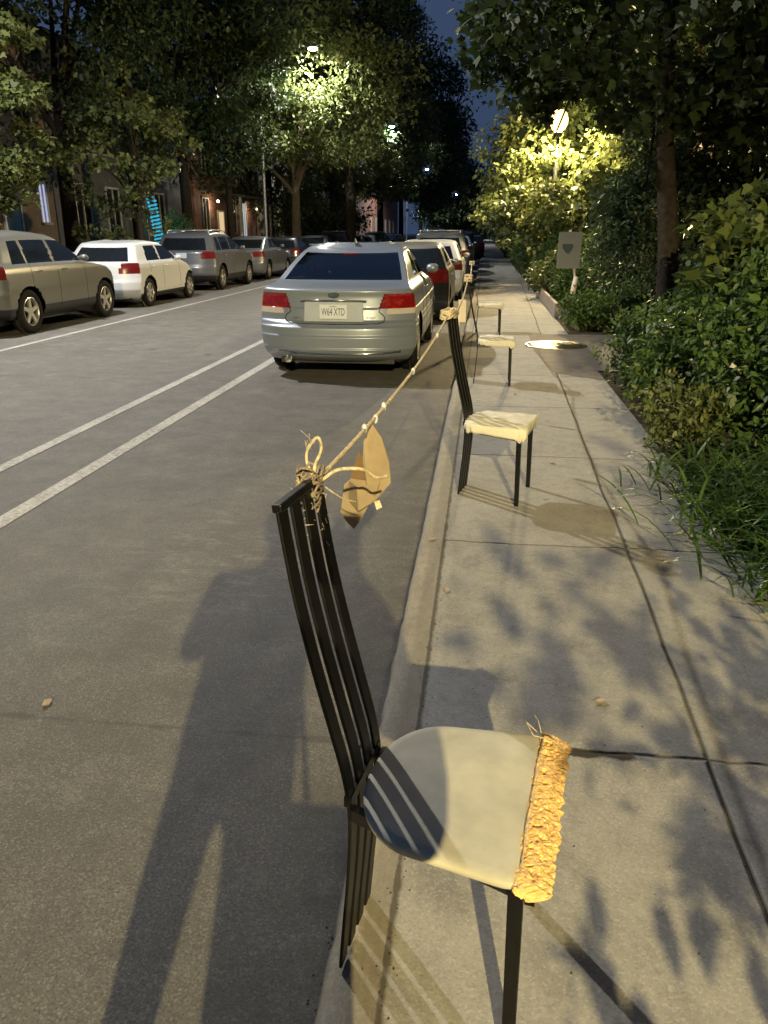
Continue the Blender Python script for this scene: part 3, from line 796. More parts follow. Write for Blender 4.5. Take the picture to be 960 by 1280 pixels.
# z, y_rear, y_front, half width, rear rounding, front rounding
STY['sedan'] = dict(L=4.73, hw=.905, Rw=.325, wheels=(.98, 3.73), keys=[
    (.20, .20, 4.55, .80, .22, .35), (.26, .07, 4.66, .86, .30, .55), (.36, .015, 4.72, .895, .32, .62), (.50, .0, 4.73, .905, .32, .65),
    (.60, .005, 4.73, .905, .31, .66), (.635, .04, 4.72, .90, .28, .66), (.66, .07, 4.70, .90, .26, .68), (.80, .090, 4.66, .895, .26, .70),
    (.93, .10, 4.20, .875, .25, .62), (.985, .085, 3.70, .86, .24, .45), (1.015, .095, 3.52, .84, .22, .4), (1.035, .25, 3.45, .815, .14, .35),
    (1.055, .52, 3.40, .79, .08, .32), (1.09, .66, 3.32, .775, .09, .30), (1.25, 1.00, 3.00, .715, .10, .30), (1.40, 1.36, 2.60, .64, .12, .28),
    (1.435, 1.50, 2.45, .60, .14, .26), (1.46, 1.66, 2.32, .50, .12, .2), (1.475, 1.80, 2.22, .34, .08, .1)],
    rear_glass=(1.085, 1.40, .90), side_glass=(1.09, 1.375), side_span=[(1.45, 2.08), (2.14, 3.05)], ws=(1.10, 1.40))
STY['hatch'] = dict(L=4.15, hw=.865, Rw=.315, wheels=(.80, 3.32), keys=[
    (.20, .18, 4.0, .77, .2, .35), (.27, .06, 4.10, .83, .26, .5), (.40, .0, 4.15, .86, .28, .6), (.56, .0, 4.15, .865, .28, .62),
    (.62, .04, 4.14, .865, .26, .62), (.74, .06, 4.08, .86, .26, .65), (.86, .08, 3.80, .855, .25, .6), (.94, .10, 3.35, .84, .24, .45), (.97, .115, 3.12, .825, .23, .36),
    (1.00, .14, 3.02, .80, .2, .3), (1.20, .30, 2.66, .725, .2, .28), (1.36, .44, 2.32, .655, .2, .28), (1.40, .48, 2.16, .62, .2, .26), (1.425, .60, 2.02, .52, .16, .2), (1.44, .80, 1.85, .34, .1, .1)],
    rear_glass=(1.0, 1.335, .80), side_glass=(1.0, 1.33), side_span=[(.86, 1.56), (1.64, 2.62)], ws=(1.0, 1.36))
STY['suv'] = dict(L=4.62, hw=.925, Rw=.355, wheels=(.93, 3.63), keys=[
    (.26, .20, 4.42, .83, .2, .35), (.33, .06, 4.54, .89, .28, .5), (.48, .0, 4.60, .92, .30, .6), (.66, .0, 4.62, .925, .30, .62),
    (.72, .04, 4.62, .925, .28, .62), (.86, .06, 4.58, .92, .28, .62), (.98, .08, 4.35, .915, .27, .6), (1.06, .09, 3.75, .90, .26, .5), (1.09, .10, 3.45, .885, .25, .42),
    (1.12, .13, 3.30, .86, .22, .34), (1.34, .27, 2.92, .79, .2, .3), (1.54, .40, 2.48, .715, .2, .28), (1.59, .44, 2.30, .67, .2, .26), (1.62, .6, 2.1, .56, .16, .2), (1.64, .85, 1.9, .36, .1, .1)],
    rear_glass=(1.13, 1.50, .82), side_glass=(1.12, 1.50), side_span=[(.62, 1.02), (1.10, 1.86), (1.94, 2.86)], ws=(1.13, 1.54))
def make_car(style, paint, label, loc, rz=0, detail=1, rails=False, rim='alloy', plate='', rear_dark=False, name=None, hero=False, spokes=5, L=None):
    s_ = STY[style]
    t = thing(name or {'sedan': 'parked_sedan', 'hatch': 'parked_hatchback', 'suv': 'parked_crossover'}[style], label, 'car', loc, rz,
              'cars parked along the left kerb' if loc[0] < -5 else 'cars parked along the right kerb')
    zt = s_['keys'][-1][0]; z0 = s_['keys'][0][0]
    dz = .02 if hero else .035
    zs = sorted(set([k_[0] for k_ in s_['keys']]+list(np.arange(z0, zt, dz))))
    zz = [zs[0]]
    for z in zs[1:]:
        if z-zz[-1] > .006 or z in [k_[0] for k_ in s_['keys']]: zz.append(float(z))
    NR, NS = (104, 76) if hero else (30, 46)
    vs, keep, info, n, L_ = car_mesh(s_['keys'], zz, s_['wheels'], s_['Rw'], NR, NS, archR=s_['Rw']+.055)
    rg, sg, ws, hw = s_['rear_glass'], s_['side_glass'], s_['ws'], s_['hw']
    if style == 'sedan': tl = (.795, .952, .575)
    elif style == 'hatch': tl = (.74, .96, .52)
    else: tl = (.88, 1.10, .60)
    def cls(reg, x, y, z, u):
        au = abs(u)
        sd = 'l' if x < 0 else 'r'
        if reg == 'r' and rg[0] < z < rg[1] and au < rg[2]: return 'rear_window'
        if reg == 'f' and ws[0] < z < ws[1] and au < .88: return 'windshield'
        if reg == 's' and sg[0] < z < sg[1]:
            slope = (z-sg[0])/(sg[1]-sg[0])
            for i, (a, b) in enumerate(s_['side_span']):
                aa = a + (slope*.34 if i == 0 and style == 'sedan' else slope*.12 if i == 0 else 0)
                bb = b - (slope*.42 if i == len(s_['side_span'])-1 else 0)
                if aa < y < bb: return 'side_window|%s%d' % (sd, i)
        inner = (tl[2]-.075*(1-(z-tl[0])/(tl[1]-tl[0])))/hw
        if tl[0] < z < tl[1] and ((reg == 'r' and au > inner) or (reg == 's' and y < (.42 if style == 'sedan' else .36) - (0.25*abs(z-(tl[0]+tl[1])/2)))):
            return 'tail_light|'+sd
        if hero and tl[0]-.055 < z <= tl[0] and ((reg == 'r' and au > inner+.12) or (reg == 's' and y < .38)): return 'reversing_light|'+sd
        if rear_dark and reg == 'r' and z < rg[1]+.03: return 'tailgate'  # rear face around and below the glass takes the dark paint
        if style != 'sedan' and reg == 's' and z < z0+.10: return 'sill_trim|'+sd
        if style == 'suv' and z < z0+.16: return 'bumper_trim'
        return 'body'
    mats = {'body': paint, 'tailgate': 'dark_paint', 'rear_window': 'car_glass', 'windshield': 'car_glass', 'side_window': 'car_glass', 'tail_light': 'tail_red' if hero else 'tail_dim', 'reversing_light': 'tail_clear', 'sill_trim': 'trim', 'bumper_trim': 'trim'}
    if hero: mats.update(rear_window='clear_car_glass', windshield='clear_car_glass', side_window='clear_car_glass')
    ob = split_parts(vs, keep, cls, t, mats, n, L_, info)
    # underbody and wheel wells
    MB().box(-hw+.24, hw-.24, .25, s_['L']-.25, .17, .62).build('underbody', 'trim', t)
    for yw in s_['wheels']:
        for sd in (-1, 1):
            wheel(t, sd*(hw-.115), yw, s_['Rw'], sd, rim, spokes)
    for sd in (-1, 1):
        # door mirror
        m_ = MB().lathe([(0, -.09), (.05, -.075), (.072, -.02), (.07, .04), (.04, .075), (0, .08)], 12, 'x')
        zb = ws[0]+.03; ym = [k_ for k_ in s_['keys'] if abs(k_[0]-ws[0]) < .06][0][2]-.62
        m_.v = [(p[0]+sd*(hw+.035), p[1]*1.0+ym, p[2]*.85+zb) for p in m_.v]
        m_.build('mirror', paint, t, smooth=True)
        # handles
        if detail:
            for (a, b) in s_['side_span'][-2:]:
                yy = a+.10; zz_ = sg[0]-.13
                MB().tube([(sd*(hw+.002), yy, zz_), (sd*(hw+.028), yy+.02, zz_+.002), (sd*(hw+.028), yy+.16, zz_+.002), (sd*(hw+.002), yy+.18, zz_)], .010, 6).build('door_handle', 'chrome' if style != 'hatch' else paint, t, smooth=True)
            # door seams
            for yy in ([s_['side_span'][-1][0]-.03, s_['side_span'][-1][1]+.02] + ([s_['side_span'][0][0]+.06] if style != 'suv' else [s_['side_span'][1][0]-.02])):
                pts = []
                for z in np.linspace(.36 if abs(yy-s_['wheels'][0]) > .45 else .75, sg[0]-.02, 8):
                    _, yr, yf, h2, rr, rf = lerp_key(s_['keys'], float(z)); tt = (yy-yr-rr)/(yf-rf-yr-rr)
                    pts.append((sd*(h2*(1+.012*math.sin(math.pi*min(1, max(0, tt))))+.0005), yy, float(z)))
                MB().tube(pts, .0035, 4).build('door_seam', 'trim', t)
    if rails:
        for sd in (-1, 1):
            zr = s_['keys'][-3][0]-.015; x_ = sd*(s_['keys'][-3][3]-.05)
            rl = MB(); rl.tube(smooth_path([(x_, .72, zr-.0), (x_, .80, zr+.07), (x_, 1.4, zr+.085), (x_, 2.1, zr+.07), (x_, 2.22, zr-.02)], 4), .018, 8)
            rl.build('roof_rail', 'alloy', t, smooth=True)
        for yy in (1.05, 1.85):
            MB().tube([(-.60, yy, zr+.085), (.60, yy, zr+.085)], .014, 8).build('cross_bar', 'alloy', t, smooth=True)
    # number plate
    if plate is not None and not hero:
        _, yr, *_r = lerp_key(s_['keys'], .86)
        zp = .80 if style != 'suv' else .98
        _, yr, *_r = lerp_key(s_['keys'], zp)
        MB().box(-.155, .155, yr-.014, yr-.004, zp-.07, zp+.07).build('number_plate', 'plate_white', t, bevel=.004)
    return t, ob
def dup_car(src, loc, label, paint=None, rz=0):
    """another car of the same build: each part copied"""
    def cp(o, parent):
        c = o.copy(); C.objects.link(c); c.parent = parent
        if paint and c.type == 'MESH' and c.name.split('.')[0] in ('body', 'mirror'):
            c.data = PA.setdefault((o.data.name, paint), o.data.copy())
            c.data.materials.clear(); c.data.materials.append(MATS[paint])
        for ch in list(o.children): cp(ch, c)
        return c
    c = cp(src, None); c.location = loc; c.rotation_euler = (0, 0, rz); c['label'] = label
    c['group'] = 'cars parked along the left kerb' if loc[0] < -5 else 'cars parked along the right kerb'
    return c
PA = {}
# the silver sedan ahead, seen from behind
sub, ob = make_car('sedan', 'silver_paint', 'silver sedan seen from behind, red tail lights and pale licence plate, nearest car', (-1.655, 8.62, 0), R(0.4), hero=True)
MB().add([(-.335, .055, .662), (.335, .055, .662), (.325, .066, .872), (-.325, .066, .872), (-.335, .085, .662), (.335, .085, .662), (.325, .088, .872), (-.325, .088, .872)],
         [(0, 1, 2, 3), (0, 4, 5, 1), (1, 5, 6, 2), (3, 2, 6, 7), (0, 3, 7, 4)]).build('plate_recess', 'plate_surround', sub)
pl = MB().box(-.155, .155, .036, .046, .692, .848).build('number_plate', 'plate_white', sub, bevel=.004)
text_mb('W64 XTD', .115, 'plate_ink', pl, 'plate_characters', (0, .0345, .765), width=.262)
text_mb('Québec', .026, 'plate_ink', pl, 'plate_province', (0, .0345, .828))
gar = MB().tube([(-.37, .066, .884), (0, .058, .890), (.37, .066, .884)], .012, 8, sy=.8); gar.build('plate_garnish', 'chrome', sub, smooth=True)
# cabin seen through the rear window
rs_ = MB().box(-.66, .66, .74, 1.30, .98, 1.03); rs_.build('parcel_shelf', 'trim', sub)
for x_ in (-.42, 0, .42):
    h_ = MB().lathe([(0, -.11), (.08, -.10), (.10, -.03), (.10, .05), (.07, .10), (0, .11)], 12); h_.v = [(p[0]*1.2+x_, p[1]*.5+1.42, p[2]*.75+1.13) for p in h_.v]; h_.build('headrest', 'grey_wall', sub, smooth=True)
for x_ in (-.38, .38):
    h_ = MB().box(x_-.22, x_+.22, 2.30, 2.42, .60, 1.10); h_.box(x_-.11, x_+.11, 2.32, 2.40, 1.13, 1.28); h_.build('front_seat', 'grey_wall', sub, bevel=.03)
MB().box(-.62, .62, 1.25, 1.40, .5, 1.04).build('rear_seat', 'grey_wall', sub, bevel=.03)
em = MB()
for i in range(24):
    q = 2*math.pi*i/24; em.v.append((.062*math.cos(q), 0, .032*math.sin(q))); 
for i in range(24):
    q = 2*math.pi*i/24; em.v.append((.055*math.cos(q), -.006, .026*math.sin(q)))
em.f = [(i, (i+1) % 24, 24+(i+1) % 24, 24+i) for i in range(24)]+[tuple(range(24, 48))]; em.mi = [0]*25
emo = em.build('oval_emblem', 'board_ink', sub); emo.location = (0, .082, .945)
stx = MB()
for (x, z, r_) in ((-.028, .003, .010), (-.004, .012, .005), (.016, .012, .005), (.034, .004, .005), (.022, -.010, .005), (.0, -.011, .005)):
    v0 = [(x+(r_ if j % 2 == 0 else r_*.38)*math.sin(j*math.pi/4), -.0075, z+(r_ if j % 2 == 0 else r_*.38)*math.cos(j*math.pi/4)) for j in range(8)]
    stx.add(v0+[(x, -.0085, z)], [(j, (j+1) % 8, 8) for j in range(8)])
stx.build('emblem_stars', 'chrome', emo)
text_mb('SUBARU', .030, 'chrome', sub, 'badge', (-.415, .080, .700), ext=.002)
text_mb('LEGACY', .030, 'chrome', sub, 'badge', (.415, .080, .700), ext=.002)
sm = MB()
def rear_pt(x, z, off=.001):
    _, yr, yf, h2, rr, rf = lerp_key(STY['sedan']['keys'], z); u = max(-1, min(1, x/h2)); return (x, yr+rr*abs(u)**3.2-off, z)
pth = [(-.565, .955), (-.515, .80), (-.50, .765), (-.545, .735), (-.570, .70), (-.56, .66), (-.50, .640), (-.3, .634), (0, .632)]
pth = [rear_pt(x, z) for x, z in pth]; pth = pth + [(-x, y, z) for x, y, z in pth[-2::-1]]
sm.tube(pth, .0055, 5); sm.build('boot_seam', 'trim', sub)
bl_ = MB(); bl_.tube([rear_pt(x, .305+.012*(x/.6)**2, .006) for x in np.linspace(-.66, .74, 18)], .011, 6); bl_.build('bumper_strip', 'chrome', sub, smooth=True)
ex = MB().lathe([(.0, .14), (.030, .14), (.034, .0), (.040, 0), (.042, .03), (.042, .25)], 20, 'z')
ex.v = [(p[0]-.52, p[2]-.01, p[1]+.245) for p in ex.v]; ex.build('exhaust_pipe', 'chrome', sub, smooth=True)
an = MB(); an.add([(-.012, 1.72, 1.462), (.012, 1.72, 1.462), (.012, 1.86, 1.472), (-.012, 1.86, 1.472), (0, 1.70, 1.53), (0, 1.75, 1.53)], [(0, 1, 4), (1, 2, 5, 4), (2, 3, 5), (3, 0, 4, 5)]); an.build('antenna_fin', 'silver_paint', sub)
hl = MB().box(-.10, .10, 1.34, 1.36, 1.345, 1.36); hl.build('brake_lamp', 'tail_red', sub)
# cars ahead of it on the right
c2, _ = make_car('hatch', 'beige_paint', 'grey-beige hatchback directly in front of the silver sedan, dark across the rear', (-1.50, 14.35, 0), 0, rear_dark=True)
c3, _ = make_car('hatch', 'white_paint', 'white hatchback, third car in the right-hand row, ahead of the beige one', (-1.40, 19.4, 0), 0)
c4, _ = make_car('suv', 'grey_paint', 'grey crossover with roof rails, fourth car in the right-hand row', (-1.42, 24.6, 0), 0, rails=True)
sil, _ = make_car('sedan', 'grey_paint', 'grey sedan with silver boot, fourth car in the left-hand row', (-8.62, 27.4, 0), 0)
lab = ['fifth car in the right-hand row, a small dark sedan', 'sixth car in the right-hand row, a tiny pale sedan', 'seventh car in the right-hand row, a dark crossover nearly at the vanishing point', 'last dark car of the right-hand row where the pavement narrows']
for i, (src, y, pt) in enumerate(((sil, 30.4, 'dark_paint'), (sil, 36.2, 'silver_paint'), (c4, 42.5, 'dark_paint'), (c3, 52.0, 'dark_paint'))):
    dup_car(src, (-1.42 if i < 3 else -.95, y, 0), lab[i], pt)
# the left row, nearest first
suv, _ = make_car('suv', 'olive_paint', 'beige crossover at the left edge of the photo, nearest car of the left-hand row', (-8.42, 11.50, 0), 0)
wh, _ = make_car('hatch', 'white_paint', 'white three-window hatchback parked behind the beige crossover, second in the left-hand row', (-8.45, 16.72, 0), 0, spokes=6)
g3, _ = make_car('suv', 'grey_paint', 'dark grey crossover with roof rails, third car in the left-hand row', (-8.60, 22.1, 0), 0, rails=True)
lab = ['fifth car in the left-hand row, a dark hatchback under the forked tree', 'sixth car in the left-hand row, silver roof glinting behind the sedan', 'seventh car in the left-hand row, a dark crossover roof',
       'eighth car in the left-hand row, a grey roof over the sedan', 'ninth car in the left-hand row, pale roof line', 'tenth car in the left-hand row, dark roof with rails', 'eleventh car in the left-hand row, a small silver roof', 'twelfth car in the left-hand row, farthest roof visible there']
for i, (src, y, pt) in enumerate(((wh, 33.2, 'dark_paint'), (sil, 38.6, 'silver_paint'), (g3, 44.8, 'dark_paint'), (sil, 50.6, 'grey_paint'), (wh, 56.6, 'white_paint'), (g3, 62.2, 'dark_paint'), (sil, 68.6, 'silver_paint'), (wh, 75.2, 'red_paint'))):
    dup_car(src, (-8.60, y, 0), lab[i], pt)

# ------------------------------------------------------------------ foliage
LEAF = {
 'oval': np.array([(0, 0, 0), (.30, .22, .05), (.62, .20, .03), (1, 0, -.08), (.62, -.20, .03), (.30, -.22, .05)]),
 'maple': np.array([(0, 0, 0), (.12, .34, .02), (.42, .52, .0), (.52, .26, .05), (1, .0, -.10), (.52, -.26, .05), (.42, -.52, .0), (.12, -.34, .02)]),
 'small': np.array([(0, 0, 0), (.5, .26, .05), (1, 0, -.05), (.5, -.26, .05)]),
}
def leaf_cloud(name, pos, nrm_bias, size, shape, mat, parent, seed, size_var=.35, outward=None, droop=.25):
    """many separate little leaf faces, one mesh: pos (n,3)"""
    r_ = np.random.default_rng(seed); n = len(pos); tpl = LEAF[shape]; k = len(tpl)
    d = r_.normal(0, 1, (n, 3))
    if outward is not None: d += outward*1.2
    d[:, 2] -= droop
    d /= np.linalg.norm(d, axis=1, keepdims=True)
    u = r_.normal(0, 1, (n, 3)) + np.array(nrm_bias)
    s_ = np.cross(u, d); s_ /= np.linalg.norm(s_, axis=1, keepdims=True)+1e-9
    nn = np.cross(d, s_)
    sz = size*(1+size_var*r_.normal(0, 1, n)).clip(.4, 1.8)
    V = pos[:, None, :] + sz[:, None, None]*(tpl[None, :, 0:1]*d[:, None, :] + tpl[None, :, 1:2]*s_[:, None, :] + tpl[None, :, 2:3]*nn[:, None, :])
    me = bpy.data.meshes.new(name)
    me.vertices.add(n*k); me.vertices.foreach_set('co', V.reshape(-1).astype(np.float32))
    me.loops.add(n*k); me.loops.foreach_set('vertex_index', np.arange(n*k, dtype=np.int32))
    me.polygons.add(n); me.polygons.foreach_set('loop_start', np.arange(n, dtype=np.int32)*k)
    try: me.polygons.foreach_set('loop_total', np.full(n, k, dtype=np.int32))
    except Exception: pass
    me.materials.append(MATS[mat]); me.update(); me.validate()
    o = bpy.data.objects.new(name, me); C.objects.link(o); o.parent = parent
    return o
def clusters(r_, centre, radii, n, shell=.55, low_cut=None, flat=0):
    """cluster centres in an uneven ellipsoid, mostly near its surface"""
    out = []
    ph = r_.uniform(0, 6.28, 6)
    while len(out) < n:
        d = r_.normal(0, 1, 3); d /= np.linalg.norm(d)
        rad = r_.uniform(shell, 1)**.7
        az = math.atan2(d[1], d[0]); rad *= 1+.20*math.sin(2*az+ph[0]+2*d[2])+.14*math.sin(5*az+ph[1]+3*d[2])+.1*math.sin(7*d[2]+ph[2])
        p = np.array(centre)+d*rad*np.array(radii)
        if low_cut is not None and p[2] < low_cut: continue
        out.append((p, d))
    return out
def make_tree(label, x, y, th, tr, centre, radii, n_cl, per, leaf, lsize, mat, seed, cr=.45, shape='oval', bark='bark', name='street_tree', group=None, trunk_pts=None, limbs=10, keep=None, shell=.5, fork=None, z0=.09, low=None):
    r_ = np.random.default_rng(seed)
    t = thing(name, label, 'tree', (x, y, z0), 0, group)
    c0 = np.array(centre, float)
    cl = clusters(r_, c0, radii, n_cl, shell, low)
    tr_ = MB()
    tp = trunk_pts or [(0, 0, 0), (.02, .01, .3), (.03, .0, th*.5), (.0, .03, th)]
    rr = [tr*1.45, tr*1.05, tr*.92, tr*.8] if len(tp) == 4 else list(np.linspace(tr*1.3, tr*.75, len(tp)))
    tr_.tube(smooth_path([Vector(p) for p in tp], 4), list(np.interp(np.linspace(0, 1, (len(tp)-1)*4+1), np.linspace(0, 1, len(tp)), rr)), 12)
    trunk = tr_.build('trunk', bark, t, smooth=True)
    top = Vector(tp[-1])
    lm = MB(); lim = []
    idx = r_.permutation(len(cl))[:limbs]
    for q in idx:
        e = Vector(cl[q][0]); st_ = top if fork is None else Vector(fork[q % len(fork)])
        base = top
        midp = base.lerp(e, .45)+Vector((r_.normal(0, .12), r_.normal(0, .12), .12*(e-base).length))
        pts = smooth_path([base+Vector((0, 0, -.15)), base.lerp(midp, .4)+Vector((0, 0, .1)), midp, e], 4)
        L_ = len(pts); lm.tube(pts, list(np.linspace(tr*.55, .012, L_)), 6)
    if lm.v: lm.build('branch', bark, t, smooth=True)
    P_ = []; O_ = []
    for p, d in cl:
        m_ = int(per*r_.uniform(.6, 1.4)); cr_ = cr*r_.uniform(.7, 1.3)
        q = r_.normal(0, 1, (m_, 3)); q /= np.linalg.norm(q, axis=1, keepdims=True)
        q *= (r_.uniform(0, 1, (m_, 1))**.45)*cr_*np.array([1.15, 1.15, .62])
        P_.append(p+q); O_.append(q/cr_)
    P_ = np.vstack(P_); O_ = np.vstack(O_)
    if keep is not None:
        mk = keep(P_+np.array([x, y, z0])); P_ = P_[mk]; O_ = O_[mk]
    leaf_cloud('crown', P_, (0, 0, 1.6), lsize, shape, mat, t, seed+1, outward=O_)
    return t
TL = 'trees on the left pavement'
def clear_far(Pw):
    # real gaps in the leaves where the photo lets the far lamps shine through
    ok = np.ones(len(Pw), bool)
    for (x, y, z, r_) in ((-7.3, 63., 8.85, .75), (-7.65, 104., 8.85, .45), (-6.5, 172., 8.85, .45), (1.86, 24., 4.45, .66), (-12.6, 30.2, 2.05, .55)):
        v = np.array([x, y, z-1.6]); v = v/np.linalg.norm(v); q = Pw-np.array([0, 0, 1.6]); d = np.linalg.norm(q, axis=1)
        ok &= ~((np.degrees(np.arccos(np.clip((q@v)/d, -1, 1))) < r_) & (d < np.linalg.norm([x, y, z])))
    return ok
# left-hand trees, near to far; crown centres are relative to the foot of the trunk
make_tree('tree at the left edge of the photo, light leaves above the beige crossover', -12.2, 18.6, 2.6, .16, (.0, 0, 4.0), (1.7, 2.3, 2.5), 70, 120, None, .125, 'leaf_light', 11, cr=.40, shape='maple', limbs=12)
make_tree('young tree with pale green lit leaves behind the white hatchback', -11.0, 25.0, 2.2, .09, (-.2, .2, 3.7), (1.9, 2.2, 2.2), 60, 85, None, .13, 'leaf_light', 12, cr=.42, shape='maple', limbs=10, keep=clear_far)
make_tree('tall dark tree between the white hatchback and dark grey crossover', -13.6, 25.5, 4.5, .26, (-.3, 0, 8.6), (4.2, 3.8, 5.2), 170, 110, None, .17, 'leaf_dark', 13, cr=.70)
make_tree('dark tree beyond the young lit tree, its straight trunk behind the grey crossover', -12.6, 33.5, 4.6, .24, (.4, 0, 8.8), (4.2, 4.0, 5.0), 170, 110, None, .18, 'leaf_dark', 14, cr=.75)
make_tree('tall dark tree in front of the brick porch, slim trunk', -11.2, 35.0, 4.4, .17, (.2, -.6, 7.6), (2.9, 3.0, 3.9), 150, 110, None, .18, 'leaf_maple', 15, cr=.75)
# forked pale-barked tree
ft = make_tree('pale-barked tree forking low into two limbs, lit leaves around the street lamp', -10.35, 44.0, 3.4, .25, (1.9, -1.8, 8.0), (4.2, 5.4, 4.2), 260, 120, None, .20, 'leaf_light', 16, cr=.75, bark='bark_pale', trunk_pts=[(0, 0, 0), (0, 0, 1.2), (.02, 0, 2.4), (.04, 0, 4.3)], low=4.9, keep=clear_far, limbs=6)
fk = MB()
fk.tube(smooth_path([(.04, 0, 3.6), (.45, -.2, 4.5), (1.0, -.6, 5.3), (1.9, -1.2, 6.6)], 4), list(np.linspace(.15, .05, 13)), 8)
fk.build('limb', 'bark_pale', ft, smooth=True)
fk = MB(); fk.tube(smooth_path([(.04, 0, 3.0), (-.05, .0, 4.2), (.3, -.3, 5.6), (.6, -.6, 7.4)], 4), list(np.linspace(.17, .05, 13)), 8)
fk.build('limb', 'bark_pale', ft, smooth=True)
fk = MB(); fk.tube(smooth_path([(.02, 0, 3.4), (-.5, -.1, 4.0), (-1.2, -.4, 4.7), (-2.4, -1, 5.6)], 4), list(np.linspace(.13, .04, 13)), 8)
fk.build('limb', 'bark_pale', ft, smooth=True)
make_tree('broad green tree past the forked one, underside lit over the far left cars', -10.4, 55.0, 3.6, .26, (3.0, .5, 6.6), (4.2, 5.0, 3.6), 210, 110, None, .23, 'leaf_light', 17, cr=.85, low=2.9, keep=clear_far)
make_tree('low dark shrubby tree under the bright crown, behind the far left cars', -11.6, 51.0, 1.2, .12, (.6, 0, 2.6), (3.0, 3.8, 2.2), 90, 110, None, .2, 'leaf_dark', 18, cr=.7, keep=clear_far)
make_tree('tallest dark tree forming the left edge of the sky gap, black against the night sky', -7.8, 46.5, 6.5, .30, (-.7, 3.0, 13.2), (3.6, 6.5, 5.0), 330, 120, None, .24, 'leaf_dark', 19, cr=.95, keep=clear_far)
make_tree('dark stepped crown lower down the left edge of the sky gap', -8.6, 66.0, 5.0, .28, (2.4, 0, 9.6), (3.5, 6.0, 5.2), 300, 110, None, .28, 'leaf_dark', 20, cr=1.05, keep=clear_far)
make_tree('far dark crown just above the pair of distant lamps', -9.0, 86.0, 5.0, .28, (3.4, 0, 8.0), (3.1, 6.0, 5.0), 220, 100, None, .34, 'leaf_dark', 21, cr=1.2, keep=clear_far)
make_tree('farthest left tree, a faint dark crown over the end of the road', -9.5, 118.0, 5.0, .3, (4.2, 0, 7.0), (3.6, 7, 5.0), 160, 90, None, .45, 'leaf_dark', 22, cr=1.6, keep=clear_far)
make_tree('high dark crown filling the top of the photo left of centre', -13.2, 30.0, 8.0, .28, (1.6, 1, 13.2), (5.8, 6.5, 4.6), 300, 120, None, .21, 'leaf_dark', 23, cr=.95)
make_tree('high dark crown filling the top left corner of the photo', -14.5, 20.0, 6.5, .28, (0.2, 0, 10.8), (4.8, 5, 4.6), 230, 120, None, .18, 'leaf_dark', 24, cr=.85)
make_tree('dark tree behind the brick porch house, rising between the lit leaves and the roof', -13.5, 50.0, 6.5, .28, (0.2, 0, 8.8), (4.2, 5, 5.6), 220, 110, None, .22, 'leaf_dark', 25, cr=.95, keep=clear_far)
# right-hand trees
def clear_lamp(Pw):
    """keep twigs out of the view line below the big crown: a real gap that the street light needs"""
    d = np.hypot(Pw[:, 0], Pw[:, 1]); el = np.degrees(np.arctan2(Pw[:, 2]-1.6, d)); az = np.degrees(np.arctan2(Pw[:, 0], Pw[:, 1]))
    lim = np.interp(az, [-3.2, -2.7, -1.4, -.5, .6, 1.8, 3.6, 4.3, 6.0, 7.2, 12, 16], [80, 11.5, 9.6, 8.6, 6.6, 5.2, 5.6, 8.2, 8.2, 6.4, 6.0, 4.0])
    return el > lim
bt = make_tree('big dark tree whose trunk stands in the right-hand garden, broad leaves hanging over the pavement', 2.30, 10.3, 3.2, .112, (.05, 1.2, 4.95), (3.5, 2.9, 3.0), 310, 88, None, .115, 'leaf_maple', 31, cr=.50, shape='maple',
               trunk_pts=[(-.02, 0, -.02), (-.04, 0, .9), (-.15, 0, 1.8), (-.32, .02, 3.0), (-.38, .1, 4.6)], limbs=26, keep=clear_lamp)
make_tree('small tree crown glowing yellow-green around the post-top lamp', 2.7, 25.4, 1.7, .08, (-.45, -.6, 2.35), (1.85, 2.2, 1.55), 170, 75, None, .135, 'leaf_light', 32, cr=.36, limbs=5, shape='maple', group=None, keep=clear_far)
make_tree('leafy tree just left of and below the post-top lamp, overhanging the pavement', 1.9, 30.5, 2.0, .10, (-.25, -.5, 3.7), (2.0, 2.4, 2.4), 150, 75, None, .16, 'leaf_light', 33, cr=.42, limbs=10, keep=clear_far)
make_tree('dark tree behind the post-top lamp on the right', 4.6, 30.0, 3.5, .18, (0.2, 0, 6.4), (3.2, 4.2, 4.2), 170, 100, None, .18, 'leaf_maple', 34, cr=.7)
make_tree('far right-hand dark tree on the right edge of the sky gap', 3.2, 44.0, 3.5, .2, (.9, 0, 5.2), (2.5, 5, 3.6), 170, 100, None, .21, 'leaf_dark', 35, cr=.8, keep=clear_far)
make_tree('distant right-hand tree over the far end of the pavement', 3.6, 64.0, 3.5, .2, (.6, 0, 5.0), (2.6, 6, 4.0), 150, 90, None, .28, 'leaf_dark', 36, cr=1.0, keep=clear_far)
make_tree('dark evergreen mass between the board on its post and the big trunk', 3.15, 13.6, 1.0, .10, (-.35, .0, 1.75), (1.15, 1.5, 1.55), 120, 120, None, .085, 'leaf_dark', 37, cr=.34, name='evergreen_tree')
make_tree('dark leafy tree close behind the big trunk, against the house front', 3.9, 12.6, 1.4, .10, (.0, 0, 2.3), (1.1, 1.6, 1.5), 80, 90, None, .12, 'leaf_dark', 38, cr=.45)
make_tree('dark high crown in the top right corner beyond the big tree', 5.0, 17.5, 4.5, .2, (.0, 0, 7.0), (3.4, 3.6, 3.4), 170, 110, None, .15, 'leaf_maple', 39, cr=.65, shape='maple')
make_tree('olive leaved small tree lit at the right edge of the photo, above the rose bushes', 2.55, 7.1, 1.0, .05, (-.02, .1, 1.50), (.70, .85, .52), 70, 50, None, .105, 'leaf_olive', 40, cr=.24, shape='maple', limbs=14, name='small_tree')
